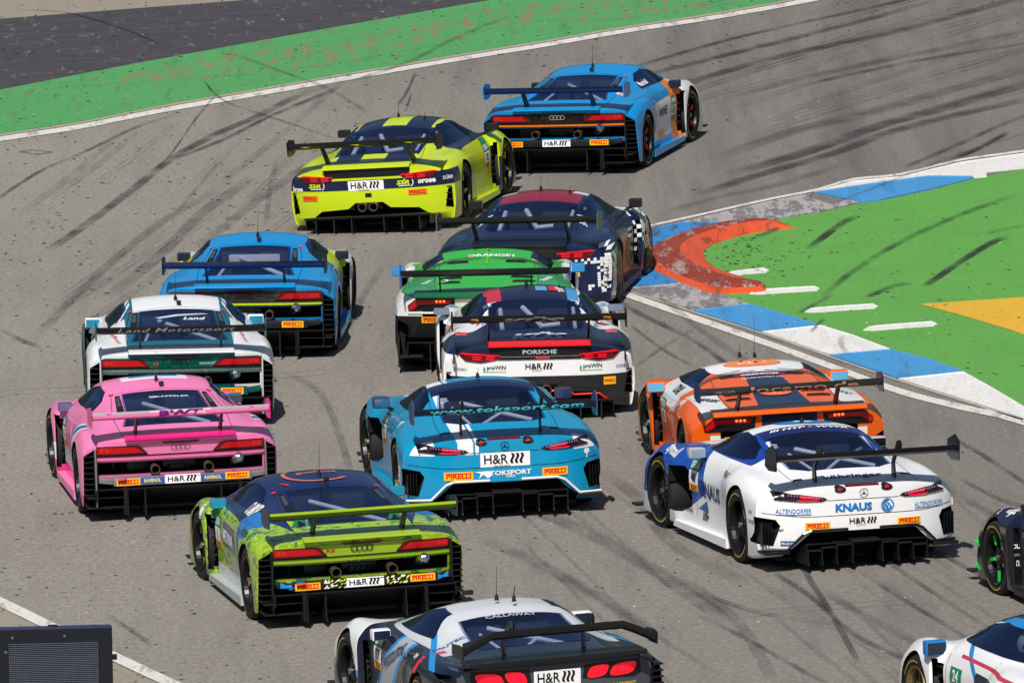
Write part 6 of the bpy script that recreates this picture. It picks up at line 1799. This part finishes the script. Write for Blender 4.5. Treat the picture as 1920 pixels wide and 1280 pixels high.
c, bv, bo = car_base('rearengine', origin_from(q, -.95, 2.46, yw), yw, 0, 'white race car with a blue striped roof, cut by the bottom right corner', p, rim=mat('rim_bronze', (140, 122, 92), .35, metal=.7), steer=.05)
wo, wb = fit_rear(c, bv, WTR, None, CARBON, None, mat('plate_blue_dark', (34, 44, 120), .35))
sticker(c, bv, 'left', 1.60, .60, .30, .14, pm((16, 128, 96)), '24', WHITE, .14, .16, .03)
sticker(c, bv, 'left', .80, .56, txt='Schütz Motorsport', tc=pm((160, 190, 220)), size=.10, width=.55, shear=.2)
sticker(c, bv, 'left', 1.15, 1.125, .10, .03, pm((200, 40, 40)), 'M.RENAUER', None, 0) if False else None
sticker(c, bv, 'left', 2.30, .78, .05, .06, pm((110, 50, 120)))
for s in (1, -1): mirror(c, .84, 2.0, .79, mat('mirror_bright_blue', (20, 120, 190), .3), s, (.19, .13), frame=mat('mirror_face_dark', (24, 34, 52), .15))
for e in wo.children:
    if e.name.startswith('end_plate'):
        eb = bvh_of(e); sticker(c, eb, 'left', -.95, 1.08, parts=[(ring_poly(0, 0, .075, .085, 18, 0, 359.9), GRL), (disc_poly(0, 0, .06, 18), pm((90, 110, 160)))], parent=e) if False else None

# ------------------------------------------------------------------ black cabinet standing at the lower left
g = at(110, 1475)
cab = bpy.data.objects.new('display_cabinet', None); COL.objects.link(cab); cab.location = (g.x, g.y, 0); cab.rotation_euler = (0, R(1.3), R(3))
tag(cab, 'black metal cabinet with perforated back panel at the bottom left corner', 'cabinet')
CB = mat('cabinet_black', (16, 20, 30), .4); CB2 = mat('cabinet_edge', (44, 52, 92), .4)
PXM = 21333.3 / g.length
Wc = 215 / PXM; top = 1.0
hz = (g - Vector((0, 0, CAM_H))).length
# height so that the top edge stands where the photograph shows it
ztop = (1475 - 1172) / PXM / math.cos(PITCH)
b = bmesh.new(); add_box(b, (0, .05, ztop / 2 + .08), (Wc, .10, ztop - .16), None, 0, .008); obj('housing', b, CB, cab, False)
b = bmesh.new(); add_box(b, (0, .05, ztop + .002), (Wc * .985, .094, .012), None, 0, .004); obj('top_plate', b, CB2, cab)
b = bmesh.new(); add_box(b, (-Wc * .02, -.004, ztop * .48), (Wc * .80, .006, ztop * .70)); obj('backing_sheet', b, mat('sheet_dark', (10, 13, 26), .6), cab, False)
nx, nz = 56, 64
b = bmesh.new(); w0 = Wc * .79; zt = ztop - .135
for j in range(nz):
    z = zt - j * .0168
    for i in range(nx):
        x = -Wc * .02 - w0 / 2 + (i + .5) * w0 / nx
        q = [b.verts.new(v) for v in ((x - .0050, -.010, z), (x + .0050, -.010, z), (x + .0045, -.009, z + .0050), (x - .0045, -.009, z + .0050))]
        b.faces.new(q)
tag(obj('perforated_sheet', b, mat('sheet_glint', (112, 118, 136), .35, metal=.5), cab, False), kind='stuff')
for x, z in ((-Wc * .38, ztop - .075), (Wc * .08, ztop - .07), (-Wc * .44, ztop - .20)):
    b = bmesh.new(); add_tube(b, (x, -.012, z), (x, .002, z), .013, 12); obj('screw', b, mat('screw_grey', (110, 110, 106), .4, metal=.6), cab)
b = bmesh.new(); add_box(b, (-.02, .05, ztop + .012), (.09, .05, .022), None, 0, .01); obj('eyelet', b, CB, cab)
b = bmesh.new(); add_box(b, (Wc / 2 + .02, .04, ztop - .27), (.04, .05, .045), None, 0, .005); obj('latch', b, CB, cab)
b = bmesh.new()
for s in (1, -1): add_box(b, (s * Wc * .4, .05, .04), (.05, .30, .08), None, 0, .008)
tag(obj('foot', b, CB, cab, False))
lt = bpy.data.objects.new('junction_box', None); COL.objects.link(lt); g2 = at(3, 1460); lt.location = (g2.x, g2.y, 0)
tag(lt, 'pale vented box on a green post at the far left edge', 'electrical box')
zb_ = (1460 - 1215) / PXM
b = bmesh.new(); add_box(b, (0, .06, zb_), (.19, .10, .16), None, 0, .01); obj('housing', b, mat('box_pale', (206, 216, 200), .5), lt, False)
for k in range(9):
    b = bmesh.new(); add_box(b, (.05, .006, zb_ - .055 + .013 * k), (.05, .006, .005)); obj('vent_slot', b, DARK, lt, False)
b = bmesh.new(); add_box(b, (0, .06, zb_ / 2 - .03), (.08, .08, zb_ - .09)); obj('post', b, mat('post_green', (20, 60, 48), .5), lt, False)
